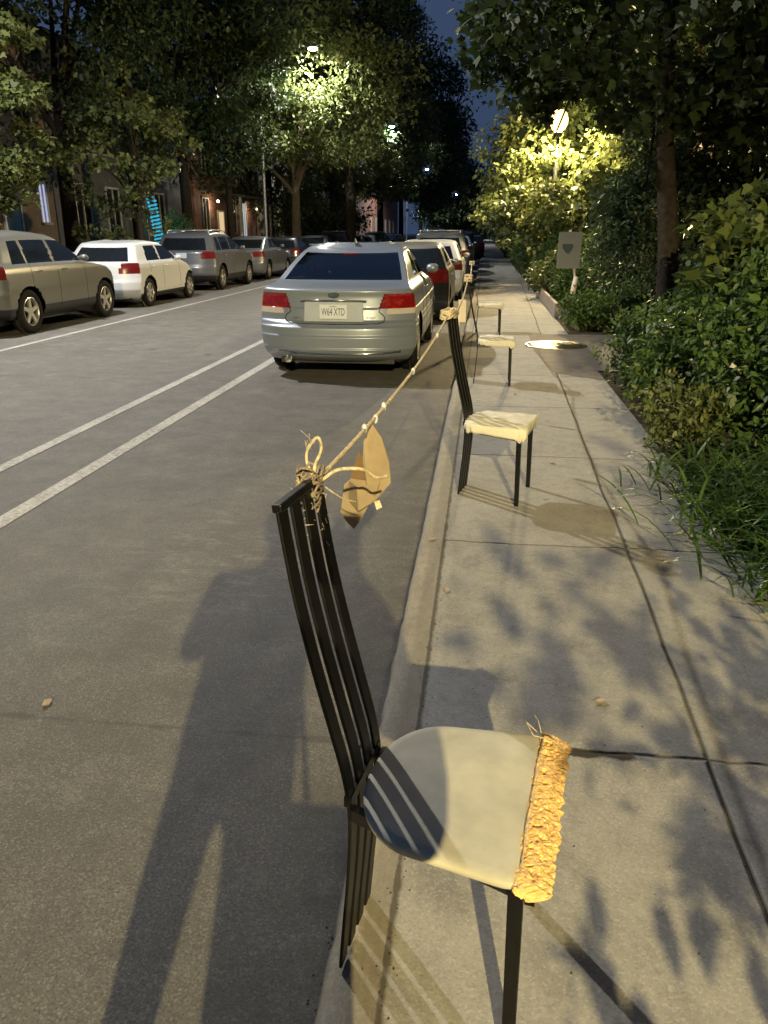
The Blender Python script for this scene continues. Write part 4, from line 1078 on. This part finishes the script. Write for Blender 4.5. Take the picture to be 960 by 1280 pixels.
# tree beside the photographer, its twigs cast the finger-like leaf shadows on the pavement
make_tree('leafy tree behind the photographer that drops leaf shadows on the near pavement', 2.86, -2.3, 1.6, .09, (-.7, .1, 2.0), (1.15, 1.6, 1.05), 62, 30, None, .14, 'leaf_maple', 41, cr=.26, limbs=16, shape='oval')

# shrubs of the right-hand gardens
def shrub(label, x, y, h, rx, ry, n_cl, per, size, mat, seed, shape='oval', cr=.2, name='garden_shrub', flowers=0, group=None, z0=.09):
    r_ = np.random.default_rng(seed)
    t = thing(name, label, 'shrub', (x, y, z0), 0, group)
    cl = clusters(r_, (0, 0, h*.52), (rx, ry, h*.5), n_cl, .45, .03)
    st = MB()
    for q in range(9):
        e = cl[q][0]; st.tube(smooth_path([(e[0]*.1, e[1]*.1, 0), (e[0]*.4, e[1]*.4, e[2]*.5), tuple(e)], 3), [.012]*3+[.008]*3+[.004], 5)
    st.build('stem', 'bark', t)
    P_ = []; O_ = []
    for p, d in cl:
        m_ = int(per*r_.uniform(.6, 1.4)); q = r_.normal(0, 1, (m_, 3)); q /= np.linalg.norm(q, axis=1, keepdims=True)
        q *= (r_.uniform(0, 1, (m_, 1))**.5)*cr*r_.uniform(.7, 1.3); P_.append(p+q); O_.append(q/cr)
    P_ = np.vstack(P_); O_ = np.vstack(O_); mk = P_[:, 2] > .0
    leaf_cloud('foliage', P_[mk], (0, 0, 1.5), size, shape, mat, t, seed+1, outward=O_[mk])
    for q in range(flowers):
        p, d = cl[(q*7) % len(cl)]
        if d[0] > .3 or d[1] > .4: p = p*np.array([-1, -1, 1])*.9+np.array([0, 0, 0])
        fl = MB()
        for j in range(9):
            a = j*2.4; rr = .010+.0035*j
            c_ = Vector((rr*math.cos(a), rr*math.sin(a), .012-.002*j)); u = Vector((math.cos(a), math.sin(a), .5)).normalized(); s2 = Vector((-math.sin(a), math.cos(a), 0))
            w_ = .016+.001*j
            fl.add([c_-s2*w_*.5, c_+u*w_-s2*w_*.6, c_+u*w_*1.5, c_+u*w_+s2*w_*.6, c_+s2*w_*.5], [(0, 1, 2, 3, 4)])
        f = fl.build('flower', 'petal', t); f.location = tuple(p+np.array([0, 0, cr*.7])); f.rotation_euler = (r_.uniform(.2, 1.1), 0, r_.uniform(2, 4.2))
        f.scale = (1.5, 1.5, 1.5)
    return t
def blades(label, x, y, n, ln_, wd, mat, seed, name='grass_clump', spread=.16, z0=.09, lift=.75, cat='plant'):
    """arching strap leaves"""
    r_ = np.random.default_rng(seed); t = thing(name, label, cat, (x, y, z0), 0)
    mb = MB()
    for q in range(n):
        a = r_.uniform(0, 2*math.pi); L_ = ln_*r_.uniform(.55, 1.15); w_ = wd*r_.uniform(.7, 1.2); el = r_.uniform(.9, 1.5)*lift
        bx, by = r_.normal(0, spread), r_.normal(0, spread*1.3); p = Vector((bx, by, 0)); d = Vector((math.cos(a)*math.cos(el), math.sin(a)*math.cos(el), math.sin(el)))
        side = Vector((-math.sin(a), math.cos(a), 0)); ns = 7; vs = []
        cv = r_.uniform(.22, .42)
        for i in range(ns+1):
            f = i/ns; ww = w_*(1-f**2.2)*(.55+.9*min(f*3, 1)*.5)
            vs += [p-side*ww/2, p+side*ww/2+Vector((0, 0, .0))]
            p = p+d*L_/ns; d = (d+Vector((math.cos(a)*.10, math.sin(a)*.10, -cv*f*1.3-.05))).normalized()
            if p.z < .01: p.z = .01
        mb.add(vs, [(2*i, 2*i+1, 2*i+3, 2*i+2) for i in range(ns)])
    mb.build('foliage', mat, t)
    MB().lathe([(0, 0), (spread*1.2, .0), (spread*.7, .03), (0, .045)], 10).build('root_crown', 'soil', t)
    return t
shrub('unseen loose leafy bush added beside the photographer to shade the near right pavement', 1.62, -.85, 1.45, .95, .80, 85, 36, .085, 'leaf_shrub', 58, cr=.20)  # extra foliage out of view, placed so its tips shade the slabs
blades('bright green grassy clump at the right edge, nearest the camera', 1.46, 3.22, 260, .46, .018, 'leaf_blade', 51, spread=.12)
blades('arching strap-leaf clump spilling on to the pavement beside the second chair', 1.46, 4.02, 320, .50, .020, 'leaf_blade', 52, spread=.17)
blades('taller dark arching clump behind the nearest grassy clump', 1.95, 3.75, 240, .66, .022, 'leaf_shrub', 53, spread=.18)
blades('loose long-bladed clump leaning over the pavement edge below the white roses', 1.50, 4.75, 300, .48, .019, 'leaf_shrub', 54, spread=.17)
blades('grassy clump tucked behind between the strap-leaf clumps', 2.1, 4.6, 240, .7, .022, 'leaf_shrub', 55, spread=.2)
shrub('yellow-green bushy plant at the pavement edge just past the strap leaves', 1.50, 5.75, .50, .26, .34, 46, 60, .045, 'leaf_light', 61, cr=.12)
shrub('leafy rose bush with white flowers over the pavement edge', 1.82, 7.0, 1.05, .48, .75, 110, 60, .058, 'leaf_shrub', 62, cr=.17, name='rose_bush', flowers=5)
shrub('taller rose bush with a few white flowers, behind the strap-leaf clumps', 2.25, 5.4, 1.15, .60, .80, 130, 60, .062, 'leaf_shrub', 63, cr=.18, name='rose_bush', flowers=4)
shrub('dense shrub filling the right edge behind the grassy clumps', 2.22, 6.2, 1.3, .55, .75, 130, 60, .07, 'leaf_shrub', 64, cr=.2, flowers=2)
shrub('low spreading shrub where the entry path meets the pavement, near side', 1.72, 8.45, .62, .36, .42, 60, 60, .055, 'leaf_shrub', 65, cr=.15)
shrub('dark shrub below the big trunk', 2.6, 8.6, 1.0, .6, .7, 90, 60, .07, 'leaf_dark', 66, cr=.2)
shrub('big dark shrub at the right between the rose bushes and the house', 3.0, 8.7, 1.7, .75, .9, 120, 60, .08, 'leaf_dark', 67, cr=.24)
shrub('round green bush at the far corner of the entry path', 1.62, 13.2, .60, .34, .38, 60, 60, .06, 'leaf_shrub', 68, cr=.15)
shrub('second low bush beside the round one, at the foot of the white board post', 2.25, 13.2, .62, .42, .40, 60, 60, .06, 'leaf_shrub', 69, cr=.16)
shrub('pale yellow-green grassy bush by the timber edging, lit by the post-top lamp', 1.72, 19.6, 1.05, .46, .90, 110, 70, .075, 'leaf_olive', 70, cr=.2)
shrub('dark green bush in the timber-edged bed', 2.0, 17.2, .85, .5, .7, 80, 60, .07, 'leaf_shrub', 71, cr=.2)
shrub('taller dark bush behind the timber-edged bed', 2.9, 19.6, 1.6, .7, 1.4, 120, 60, .09, 'leaf_shrub', 72, cr=.26)
shrub('bush under the post-top lamp, dark with lit tips', 2.0, 22.7, 1.5, .55, 1.0, 110, 60, .085, 'leaf_shrub', 73, cr=.22)
shrub('dark rounded shrub beyond the post-top lamp overhanging the pavement', 1.75, 28.0, 1.5, .6, 1.6, 120, 60, .10, 'leaf_shrub', 74, cr=.26)
shrub('far right-hand hedge bush, fourth beyond the post-top lamp', 2.0, 33.5, 1.6, .8, 2.4, 130, 60, .12, 'leaf_shrub', 75, cr=.3)
shrub('small far bush beside the narrowing pavement', 2.1, 41.0, 1.7, .9, 3.4, 130, 60, .15, 'leaf_dark', 76, cr=.36)
shrub('farthest low bush at the end of the pavement', 2.1, 52.0, 1.9, 1.0, 4.5, 130, 60, .19, 'leaf_dark', 77, cr=.45)
for i, (x, y) in enumerate(((1.42, 2.98), (1.50, 2.90), (1.36, 3.10))):
    pass
yl = MB()
for q in range(7):
    a = q*.9; yl.add([(0, 0, .02), (.05*math.cos(a), .05*math.sin(a), .05), (.13*math.cos(a+.15), .13*math.sin(a+.15), .03), (.05*math.cos(a+.5), .05*math.sin(a+.5), .035)], [(0, 1, 2, 3)])
o = yl.build('fallen_leaf', 'leaf_yellow'); o.location = (1.30, 3.06, .095); tag(o, 'pale yellow withered leaf cluster lying at the pavement edge under the nearest grassy clump', 'leaf')

# timber edging and the board on a leaning post
te = thing('timber_edging', 'low pale timber edging round the planted bed beside the pavement', 'edging', (1.37, 15.2, .09))
MB().box(-.03, .03, 0, 6.0, -.02, .26).build('side_board', 'plank', te, bevel=.004)
MB().box(.03, 1.6, -.002, .05, -.02, .255).build('end_board', 'plank', te, bevel=.004)
sg_ = thing('notice_board', 'pale notice board with a dark emblem, on a leaning white post in the garden', 'sign', (1.42, 14.05, .09), R(4))
pb = MB().tube([(.04, 0, 0), (.115, 0, .62), (.14, 0, .80)], [.055, .045, .04], 8); pb.build('post', 'post_white', sg_, smooth=True)
bd = MB().box(-.215, .175, -.03, -.01, .93, 1.52); bd.v = [(p[0]+(p[2]-.8)*.02, p[1], p[2]) for p in bd.v]; bo = bd.build('panel', 'board_white', sg_, bevel=.006)
MB().tube([(.13, .0, .70), (.05, .01, 1.2), (-.02, .01, 1.55)], .022, 6).build('support', 'post_white', sg_)
hm = MB(); hp = [(-.10, .06), (-.06, .085), (0, .075), (.06, .085), (.10, .05), (.06, -.03), (.01, -.085), (-.03, -.06), (-.08, .0)]
hm.add([(x-.045, -.033, z+1.25) for x, z in hp]+[(x-.045, -.029, z+1.25) for x, z in hp], [tuple(range(8, -1, -1))]+[(i, (i+1) % 9, 9+(i+1) % 9, 9+i) for i in range(9)])
hm.build('emblem', 'board_ink', bo)

# ------------------------------------------------------------------ houses
def house(label, x, y0, y1, h, wall, side, windows, doors=(), roof='roof_dark', canopy=None, seed=0, porch=None):
    """a row house; side=+1 faces +X (left row), -1 faces -X (right row). windows: (y, z, w, h, material)"""
    t = thing('row_house', label, 'house', (x, y0, .09), 0, 'row houses behind the left trees' if side > 0 else 'row houses behind the right gardens')
    D = 8*side; L_ = y1-y0
    wl = MB(); wl.box(min(0, -D), max(0, -D), 0, L_, -.1, h); wl.build('wall', wall, t)
    rf = MB(); rf.box(min(.25*side, -D), max(.25*side, -D), -.03, L_+.03, h+.003, h+.35); rf.box(min(.38*side, 0), max(.38*side, 0), -.05, L_+.05, h+.353, h+.47); rf.build('roof', roof, t)
    for (y, z, w_, hh, m_) in windows:
        a, b = (.0, .05*side)
        f = MB()
        for (ya, yb, za, zb) in ((y-w_/2-.07, y-w_/2, z, z+hh), (y+w_/2, y+w_/2+.07, z, z+hh), (y-w_/2-.07, y+w_/2+.07, z+hh, z+hh+.08), (y-.025, y+.025, z, z+hh)):
            f.box(min(0, .06*side), max(0, .06*side), ya, yb, za, zb)
        wn = f.build('window', 'frame_white', t)
        MB().box(min(.005*side, .02*side), max(.005*side, .02*side), y-w_/2, y+w_/2, z, z+hh).build('pane', m_, wn)
        MB().box(min(0, .14*side), max(0, .14*side), y-w_/2-.1, y+w_/2+.1, z-.09, z-.003).build('sill', 'stone', wn)
    for (y, z, m_) in doors:
        d_ = MB(); d_.box(min(0, .05*side), max(0, .05*side), y-.45, y+.45, z, z+2.1); dr = d_.build('door', m_, t)
        d2 = MB()
        for (ya, yb, za, zb) in ((y-.53, y-.452, z, z+2.18), (y+.452, y+.53, z, z+2.18), (y-.45, y+.45, z+2.102, z+2.18)): d2.box(min(0, .08*side), max(0, .08*side), ya, yb, za, zb)
        d2.build('frame', 'frame_white', dr)
        d3 = MB()
        for s_ in range(max(1, int(z/.18))): 
            xx = .3*(max(1, int(z/.18))-s_)
            d3.box(min(0, (xx+.6)*side), max(0, (xx+.6)*side), y-.7, y+.7, s_*.18, s_*.18+.178)
        d3.build('steps', 'stone', t)
    return t
def canopy_on(t, y, z, w_, dp, side, mat='grey_wall', posts=True, lit=False):
    MB().add([(0, y-w_/2, z+.35), (dp*side, y-w_/2, z), (dp*side, y+w_/2, z), (0, y+w_/2, z+.35), (0, y-w_/2, z+.25), (dp*side, y-w_/2, z-.1), (dp*side, y+w_/2, z-.1), (0, y+w_/2, z+.25)],
             [(0, 1, 2, 3), (7, 6, 5, 4), (0, 4, 5, 1), (1, 5, 6, 2), (2, 6, 7, 3)]).build('porch_roof', mat, t)
    if posts:
        for s_ in (-1, 1): MB().box(min((dp-.18)*side, (dp-.06)*side), max((dp-.18)*side, (dp-.06)*side), y+s_*(w_/2-.15)-.06, y+s_*(w_/2-.15)+.06, 0, z-.09).build('porch_post', 'frame_white', t)
WD = 'window_dark'
house('left row house nearest the camera, grey front mostly hidden by leaves', -15.6, 8, 19.5, 7.5, 'grey_wall', 1, [(2, 1.4, 1.1, 1.6, WD), (5, 1.4, 1.1, 1.6, WD), (8.5, 1.4, 1.1, 1.6, WD), (2, 4.4, 1.1, 1.5, WD), (5, 4.4, 1.1, 1.5, WD), (8.5, 4.4, 1.1, 1.5, WD)], [(10.2, .55, 'door_wood')])
h2 = house('left row house with a pale violet lit window above the white hatchback', -15.6, 19.6, 28.3, 7.8, 'brown_brick', 1, [(1.6, 1.5, 1.0, 1.7, WD), (7.9, 1.85, .42, 1.25, 'window_violet'), (4.2, 1.5, 1., 1.7, WD), (1.6, 4.6, 1.0, 1.6, WD), (4.2, 4.6, 1., 1.6, WD), (7.3, 4.6, 1.0, 1.6, WD)], [(5.9, .55, 'door_wood')])
h3 = house('grey left row house between the violet window and the brick porch', -15.6, 28.4, 41.0, 7.6, 'grey_wall', 1, [(2, 1.5, 1.1, 1.7, WD), (4.6, 1.5, 1.1, 1.7, WD), (9.5, 1.5, 1.1, 1.7, WD), (2, 4.5, 1.1, 1.5, WD), (4.6, 4.5, 1.1, 1.5, WD), (9.5, 4.5, 1.1, 1.5, WD)], [(7.3, .55, 'door_wood')])
h4 = house('red brick left row house with a lit doorway under a sloping porch roof', -15.0, 41.1, 52.5, 7.2, 'red_brick', 1, [(1.6, 1.5, .9, 1.7, WD), (6.4, 1.5, .9, 1.7, WD), (8.6, 1.3, .7, 1.9, 'window_pale'), (2.0, 4.5, 1., 1.5, WD), (5.0, 4.5, 1.0, 1.5, 'window_blue'), (8.6, 4.5, 1.0, 1.5, WD)], [(4.0, .5, 'window_warm')])
canopy_on(h4, 3.2, 3.35, 5.0, 2.3, 1)
canopy_on(h4, 9.0, 3.1, 2.6, 2.0, 1, 'stone')
h5 = house('cream fronted left row house far behind the forked tree', -14.8, 52.6, 66.0, 7.4, 'cream_wall', 1, [(2, 1.5, 1.1, 1.7, WD), (5, 1.5, 1.1, 1.7, 'window_warm'), (9.5, 1.5, 1.1, 1.7, WD), (5, 4.5, 1.1, 1.5, WD), (9.5, 4.5, 1.1, 1.5, WD)], [(7.3, .55, 'door_wood')])
house('farther brown left row house beyond the cream one', -14.6, 66.1, 90.0, 7.8, 'brown_brick', 1, [(3+4*i, 1.5, 1.1, 1.7, WD) for i in range(5)]+[(3+4*i, 4.5, 1.1, 1.5, WD) for i in range(5)])
house('last red brick block of the left row at the far end of the road', -14.6, 90.1, 135.0, 8.2, 'red_brick', 1, [(3+5*i, 1.5, 1.2, 1.7, 'window_warm' if i == 2 else WD) for i in range(8)])
t = house('dark block closing the far end of the road', -3.0, 222, 250, 9.5, 'brown_brick', 1, [(3+5*i, 1.5, 1.2, 1.7, WD) for i in range(5)])
house('pale block at the far right end of the road', 9.0, 205, 240, 8.0, 'cream_wall', -1, [(3+5*i, 1.5, 1.2, 1.7, WD) for i in range(6)])
make_tree('remote tree crown seen low at the end of the road, left side', -7.5, 150, 4.5, .3, (3.6, 0, 6.2), (4.4, 9, 4.6), 130, 80, None, .6, 'leaf_dark', 91, cr=1.8, keep=clear_far)
make_tree('remote tree crown seen low at the end of the road, right side', 5.2, 110, 4.0, .3, (-1.2, 0, 5.6), (3.6, 9, 4.4), 130, 80, None, .5, 'leaf_dark', 92, cr=1.6, keep=clear_far)
make_tree('remotest tree, square over the end of the road', -2.2, 205, 3.5, .4, (.0, 0, 6.0), (6.5, 6, 4.8), 150, 80, None, .9, 'leaf_dark', 93, cr=2.4)
# small porch lamps seen on the left fronts
for (x, y, z, lb_, P) in ((-14.5, 43.4, 3.2, 'small porch lamp under the sloping roof of the brick house', 38), (-14.35, 50.3, 3.0, 'small wall lamp beside the second brick doorway', 35)):
    t = thing('porch_lamp', lb_, 'lamp', (x, y, z))
    MB().lathe([(0, -.08), (.07, -.06), (.08, 0), (.05, .05), (0, .06)], 12).build('glass_bowl', 'porch_glow', t, smooth=True)
    MB().box(-.6, 0.02, -.02, .02, .055, .085).build('bracket', 'pole_paint', t)
    l = bpy.data.lights.new('porch_light', 'POINT'); l.energy = P; l.color = (1, .75, .42); l.shadow_soft_size = .08
    o = bpy.data.objects.new('porch_light', l); C.objects.link(o); o.parent = t; o.location = (.0, 0, -.16)
# trunk wrapped with cyan string lights
wt = thing('wrapped_trunk', 'slim trunk wound with glowing cyan string lights behind the white hatchback', 'tree', (-12.6, 30.2, .09))
MB().tube([(0, 0, 0), (.05, 0, 1.4), (-.12, 0, 2.75)], [.13, .11, .09], 10).build('trunk', 'bark', wt, smooth=True)
hl_ = MB(); pts = []
for i in range(13*14):
    q = i/14*2*math.pi; z = 1.05+1.72*i/(13*14); xo = .05 if z < 1.4 else .05-.17*(z-1.4)/1.35
    pts.append((xo+.155*math.cos(q), .155*math.sin(q), z))
hl_.tube(pts, .036, 5); so = hl_.build('string_lights', 'led_cyan', None); so.parent = wt
l = bpy.data.lights.new('cyan_glow', 'POINT'); l.energy = 55; l.color = (.1, .65, 1); l.shadow_soft_size = .3
o = bpy.data.objects.new('cyan_glow', l); C.objects.link(o); o.parent = wt; o.location = (.5, -.1, 1.9)
shrub('clipped shrub washed blue-green by the string lights', -12.3, 31.6, 2.2, .62, .6, 110, 90, .07, 'leaf_light', 80, cr=.2)
# right-hand row
house('right-hand house with pale greenish porch columns glimpsed behind the big tree', 6.4, 8.5, 20.0, 7.6, 'red_brick', -1, [(2, 1.5, 1.1, 1.7, 'window_warm'), (5, 1.5, 1.1, 1.7, WD), (9, 1.5, 1.1, 1.7, WD), (2, 4.5, 1.1, 1.6, WD), (5, 4.5, 1.1, 1.6, 'window_warm'), (9, 4.5, 1.1, 1.6, WD)], [(7.0, .55, 'door_wood')])
house('near right-hand brick house beside the photographer', 6.2, -6, 8.4, 7.6, 'red_brick', -1, [(9.4, 1.6, 1.0, 1.6, 'window_warm'), (12.4, 1.6, 1.0, 1.6, WD), (9.4, 4.5, 1., 1.6, WD), (12.4, 4.5, 1.0, 1.6, WD)], [(6.0, .55, 'door_wood')])
house('right-hand brown house behind the post-top lamp', 6.4, 20.1, 38.0, 7.8, 'brown_brick', -1, [(2+4*i, 1.5, 1.1, 1.7, WD) for i in range(4)]+[(2+4*i, 4.5, 1.1, 1.6, WD) for i in range(4)])
house('farther right-hand brick terrace', 6.0, 38.1, 90.0, 8.0, 'red_brick', -1, [(2+5*i, 1.5, 1.1, 1.7, 'window_warm' if i == 3 else WD) for i in range(9)])
pc = thing('porch', 'pale green wooden porch columns in front of the right-hand brick house', 'porch', (5.0, 13.5, .09))
for yy in (0, 2.6, 5.2):
    MB().box(-.08, .08, yy-.08, yy+.08, 0, 5.6).build('column', 'green_wall', pc)
MB().box(-.15, 1.39, -.2, 5.4, 2.75, 2.95).build('balcony_floor', 'frame_white', pc)
MB().box(-.15, 1.39, -.2, 5.4, 5.603, 5.8).build('porch_roof', 'frame_white', pc)
bl2 = MB()
for i in range(27): bl2.box(-.02, .02, i*.2-.012, i*.2+.012, 2.953, 3.85)
bl2.box(-.03, .03, -.1, 5.3, 3.853, 3.92); bl2.build('railing', 'frame_white', pc)
t = thing('porch_lamp', 'small warm porch lamp at the right edge, on the brick house front', 'lamp', (6.08, 19.2, 3.1))
MB().lathe([(0, -.1), (.06, -.08), (.07, 0), (.05, .06), (0, .08)], 12).build('glass_bowl', 'porch_glow', t, smooth=True)
MB().box(0, .25, -.02, .02, .08, .11).build('bracket', 'pole_paint', t)
l = bpy.data.lights.new('porch_light', 'POINT'); l.energy = 90; l.color = (1, .62, .32); l.shadow_soft_size = .08
o = bpy.data.objects.new('porch_light', l); C.objects.link(o); o.parent = t; o.location = (-.05, 0, -.14)

lf_l = ['small dry leaf on the pavement left of the long joint, past the second chair', 'curled dry leaf by the kerb line between the first two chairs', 'dry leaf at the foot of the grassy clumps', 'small brown leaf on the road close to the kerb beside the first chair',
        'brown leaf lying on the road left of the photographer shadow', 'tiny dry leaf in the middle of the pavement near the third chair', 'dry leaf on the kerb beside the cardboard tag', 'pale leaf scrap near the broken slab edge']
for q, (x, y, z) in enumerate(((.52, 5.2, .1), (-.11, 3.1, .1), (1.12, 3.9, .1), (-.36, 2.1, 0), (-1.5, 2.2, 0), (.35, 7.6, .1), (-.22, 3.7, .1), (.45, 2.3, .1))):
    a = random.uniform(0, 6); mbl = MB(); w_ = .016
    mbl.add([(-.026, 0, .006), (-.008, w_, .012), (.014, w_*.8, .005), (.030, 0, .010), (.014, -w_*.8, .004), (-.008, -w_, .010), (0, 0, .002)], [(0, 6, 1), (1, 6, 2), (2, 6, 3), (3, 6, 4), (4, 6, 5), (5, 6, 0)])
    o = mbl.build('dry_leaf', 'plank'); o.location = (x, y, z+.001); o.rotation_euler = (0, 0, a); tag(o, lf_l[q], 'leaf', 'dry leaves on the ground')
# ------------------------------------------------------------------ the photographer, whose shadow lies on the road
def skin_body(name, joints, edges, radii, mats, faces_mat, parent=None, sub=1):
    me = bpy.data.meshes.new(name); me.from_pydata([Vector(p) for p in joints], edges, [])
    o = bpy.data.objects.new(name, me); C.objects.link(o)
    md = o.modifiers.new('skin', 'SKIN'); me.skin_vertices.new() if not me.skin_vertices else None
    for i, r_ in enumerate(radii):
        rr = r_ if hasattr(r_, '__len__') else (r_, r_)
        me.skin_vertices[0].data[i].radius = rr; me.skin_vertices[0].data[i].use_root = (i == 0)
    md.use_smooth_shade = True
    sb = o.modifiers.new('sub', 'SUBSURF'); sb.levels = sub+1; sb.render_levels = sub+1
    bpy.context.view_layer.update()
    m2 = bpy.data.meshes.new_from_object(o.evaluated_get(bpy.context.evaluated_depsgraph_get()))
    bpy.data.objects.remove(o)
    m2.materials.clear()
    for m_ in mats: m2.materials.append(MATS[m_])
    for p in m2.polygons: p.material_index = faces_mat(p.center)
    m2.name = name
    ob_ = bpy.data.objects.new(name, m2); C.objects.link(ob_); ob_.parent = parent
    return ob_
px, py = -.36, .03
def W(x, y, z): return (px+x, py+y, z)
jn = [W(0, 0, .94), W(0, -.01, 1.08), W(0, .0, 1.24), W(0, .0, 1.38), W(0, .0, 1.46), W(0.03, .03, 1.53), W(.03, .04, 1.62), W(.03, .035, 1.69),
      W(-.10, 0, .90), W(-.13, .03, .49), W(-.15, 0.0, .10), W(-.16, .12, .045),
      W(.09, 0, .90), W(.08, .03, .49), W(.09, .0, .10), W(.10, .12, .045),
      W(-.19, 0, 1.40), W(-.24, .03, 1.15), W(-.14, .22, 1.26), W(.0, .30, 1.44), W(.06, .31, 1.50),
      W(.19, 0, 1.40), W(.47, .02, 1.06), W(.43, -.03, 1.34), W(.36, -.085, 1.50), W(.36, -.085, 1.55)]
eg = [(0, 1), (1, 2), (2, 3), (3, 4), (4, 5), (5, 6), (6, 7), (0, 8), (8, 9), (9, 10), (10, 11), (0, 12), (12, 13), (13, 14), (14, 15),
      (3, 16), (16, 17), (17, 18), (18, 19), (19, 20), (3, 21), (21, 22), (22, 23), (23, 24), (24, 25)]
rd = [(.185, .13), (.19, .13), (.20, .135), (.18, .12), (.06, .06), (.06, .06), (.085, .095), (.075, .085),
      (.09), .055, .038, .034, .10, .065, .042, .035, .065, .05, .038, .028, .03, .085, .115, .055, .028, .03]
pt_ = thing('person', 'person in dark jacket and trousers whose long shadow lies on the road', 'person', (0, 0, 0))
def fm(c):
    if c.z > 1.475 and abs(c.x-px) < .15 and c.y < py+.2: return 0
    if (c.x-px > .33 and c.z > 1.40) or (c.y > py+.25 and c.z > 1.36): return 0
    if c.z > .90: return 1
    if c.z > .085: return 2
    return 3
skin_body('body', jn, eg, rd, ['skin', 'jacket', 'trousers', 'shoe'], fm, pt_)
hr = MB().lathe([(0, .105), (.05, .098), (.085, .07), (.100, .02), (.098, -.03), (.075, -.075)], 18)
hr.v = [(p[0]+px+.03, p[1]*1.12+py+.02, p[2]+1.665) for p in hr.v]; hr.build('hair', 'hair', pt_, smooth=True)
fc = MB().lathe([(0, .03), (.012, .01), (.016, -.01), (0, -.014)], 8); fc.v = [(p[0]+px+.03, p[1]+py+.128, p[2]+1.605) for p in fc.v]; fc.build('nose', 'skin', pt_, smooth=True)
for s_ in (-1, 1):
    e_ = MB().lathe([(0, -.011), (.010, -.004), (.011, .002), (0, .010)], 8); e_.v = [(p[0]+px+.03+s_*.033, p[1]+py+.113, p[2]+1.632) for p in e_.v]; e_.build('eye', 'window_dark', pt_, smooth=True)
ph = thing('phone', 'phone held up in the photographer right hand', 'phone', (0, -.012, 1.6), R(7.14))
pm = MB().box(-.062, .012, -.010, -.002, -.06, .09); ob2 = pm.build('phone_body', 'trim', ph, bevel=.003); ob2.rotation_euler = (R(-20), 0, 0)
for q in range(4):   # fingers round the phone's left edge
    a = MB(); z = -.045+.019*q
    a.tube(smooth_path([(-.03, -.05, z-.01), (-.064, -.040, z), (-.075, -.016, z+.002), (-.066, -.0035, z+.003)], 3), list(np.linspace(.010, .0075, 10)), 8)
    fo = a.build('finger', 'skin', pt_, smooth=True); fo.location = (0, -.012, 1.6); fo.rotation_euler = (R(-20), 0, R(7.14))
bag = thing('shadow_bag', 'unseen dark bag added at the photographer right side to widen the shadow by the kerb', 'bag', (px+.20, py+.02, 0))  # added out of view to fill out the cast leg shadow
MB().add([(-.10, -.17, .22), (.12, -.17, .22), (.12, .17, .22), (-.10, .17, .22), (-.08, -.15, .78), (.10, -.15, .78), (.10, .15, .78), (-.08, .15, .78)],
         [(3, 2, 1, 0), (4, 5, 6, 7), (0, 1, 5, 4), (1, 2, 6, 5), (2, 3, 7, 6), (3, 0, 4, 7)]).build('bag_body', 'jacket', bag, bevel=.02)
MB().tube(smooth_path([(0, -.1, .73), (-.08, -.06, 1.05), (-.15, -.02, 1.38), (-.1, .05, 1.40), (-.05, .07, 1.05), (0, .1, .73)], 5), .010, 6).build('strap', 'jacket', bag, smooth=True)

# ------------------------------------------------------------------ thin haze volume added to imitate lamp bloom and lift the darks
hz = MB().box(-60, 60, -40, 300, -1.2, 30)
hz.f = [f[::-1] for f in hz.f]
m = new_mat('bloom_haze'); k = N(m)
v_ = k.n('ShaderNodeVolumePrincipled', {'Color': (.85, .9, 1., 1), 'Density': .0090, 'Anisotropy': .75})
k.n('ShaderNodeOutputMaterial', {'Volume': v_.outputs[0]})
tag(hz.build('haze', 'bloom_haze'), kind='stuff')
S.cycles.volume_bounces = 0
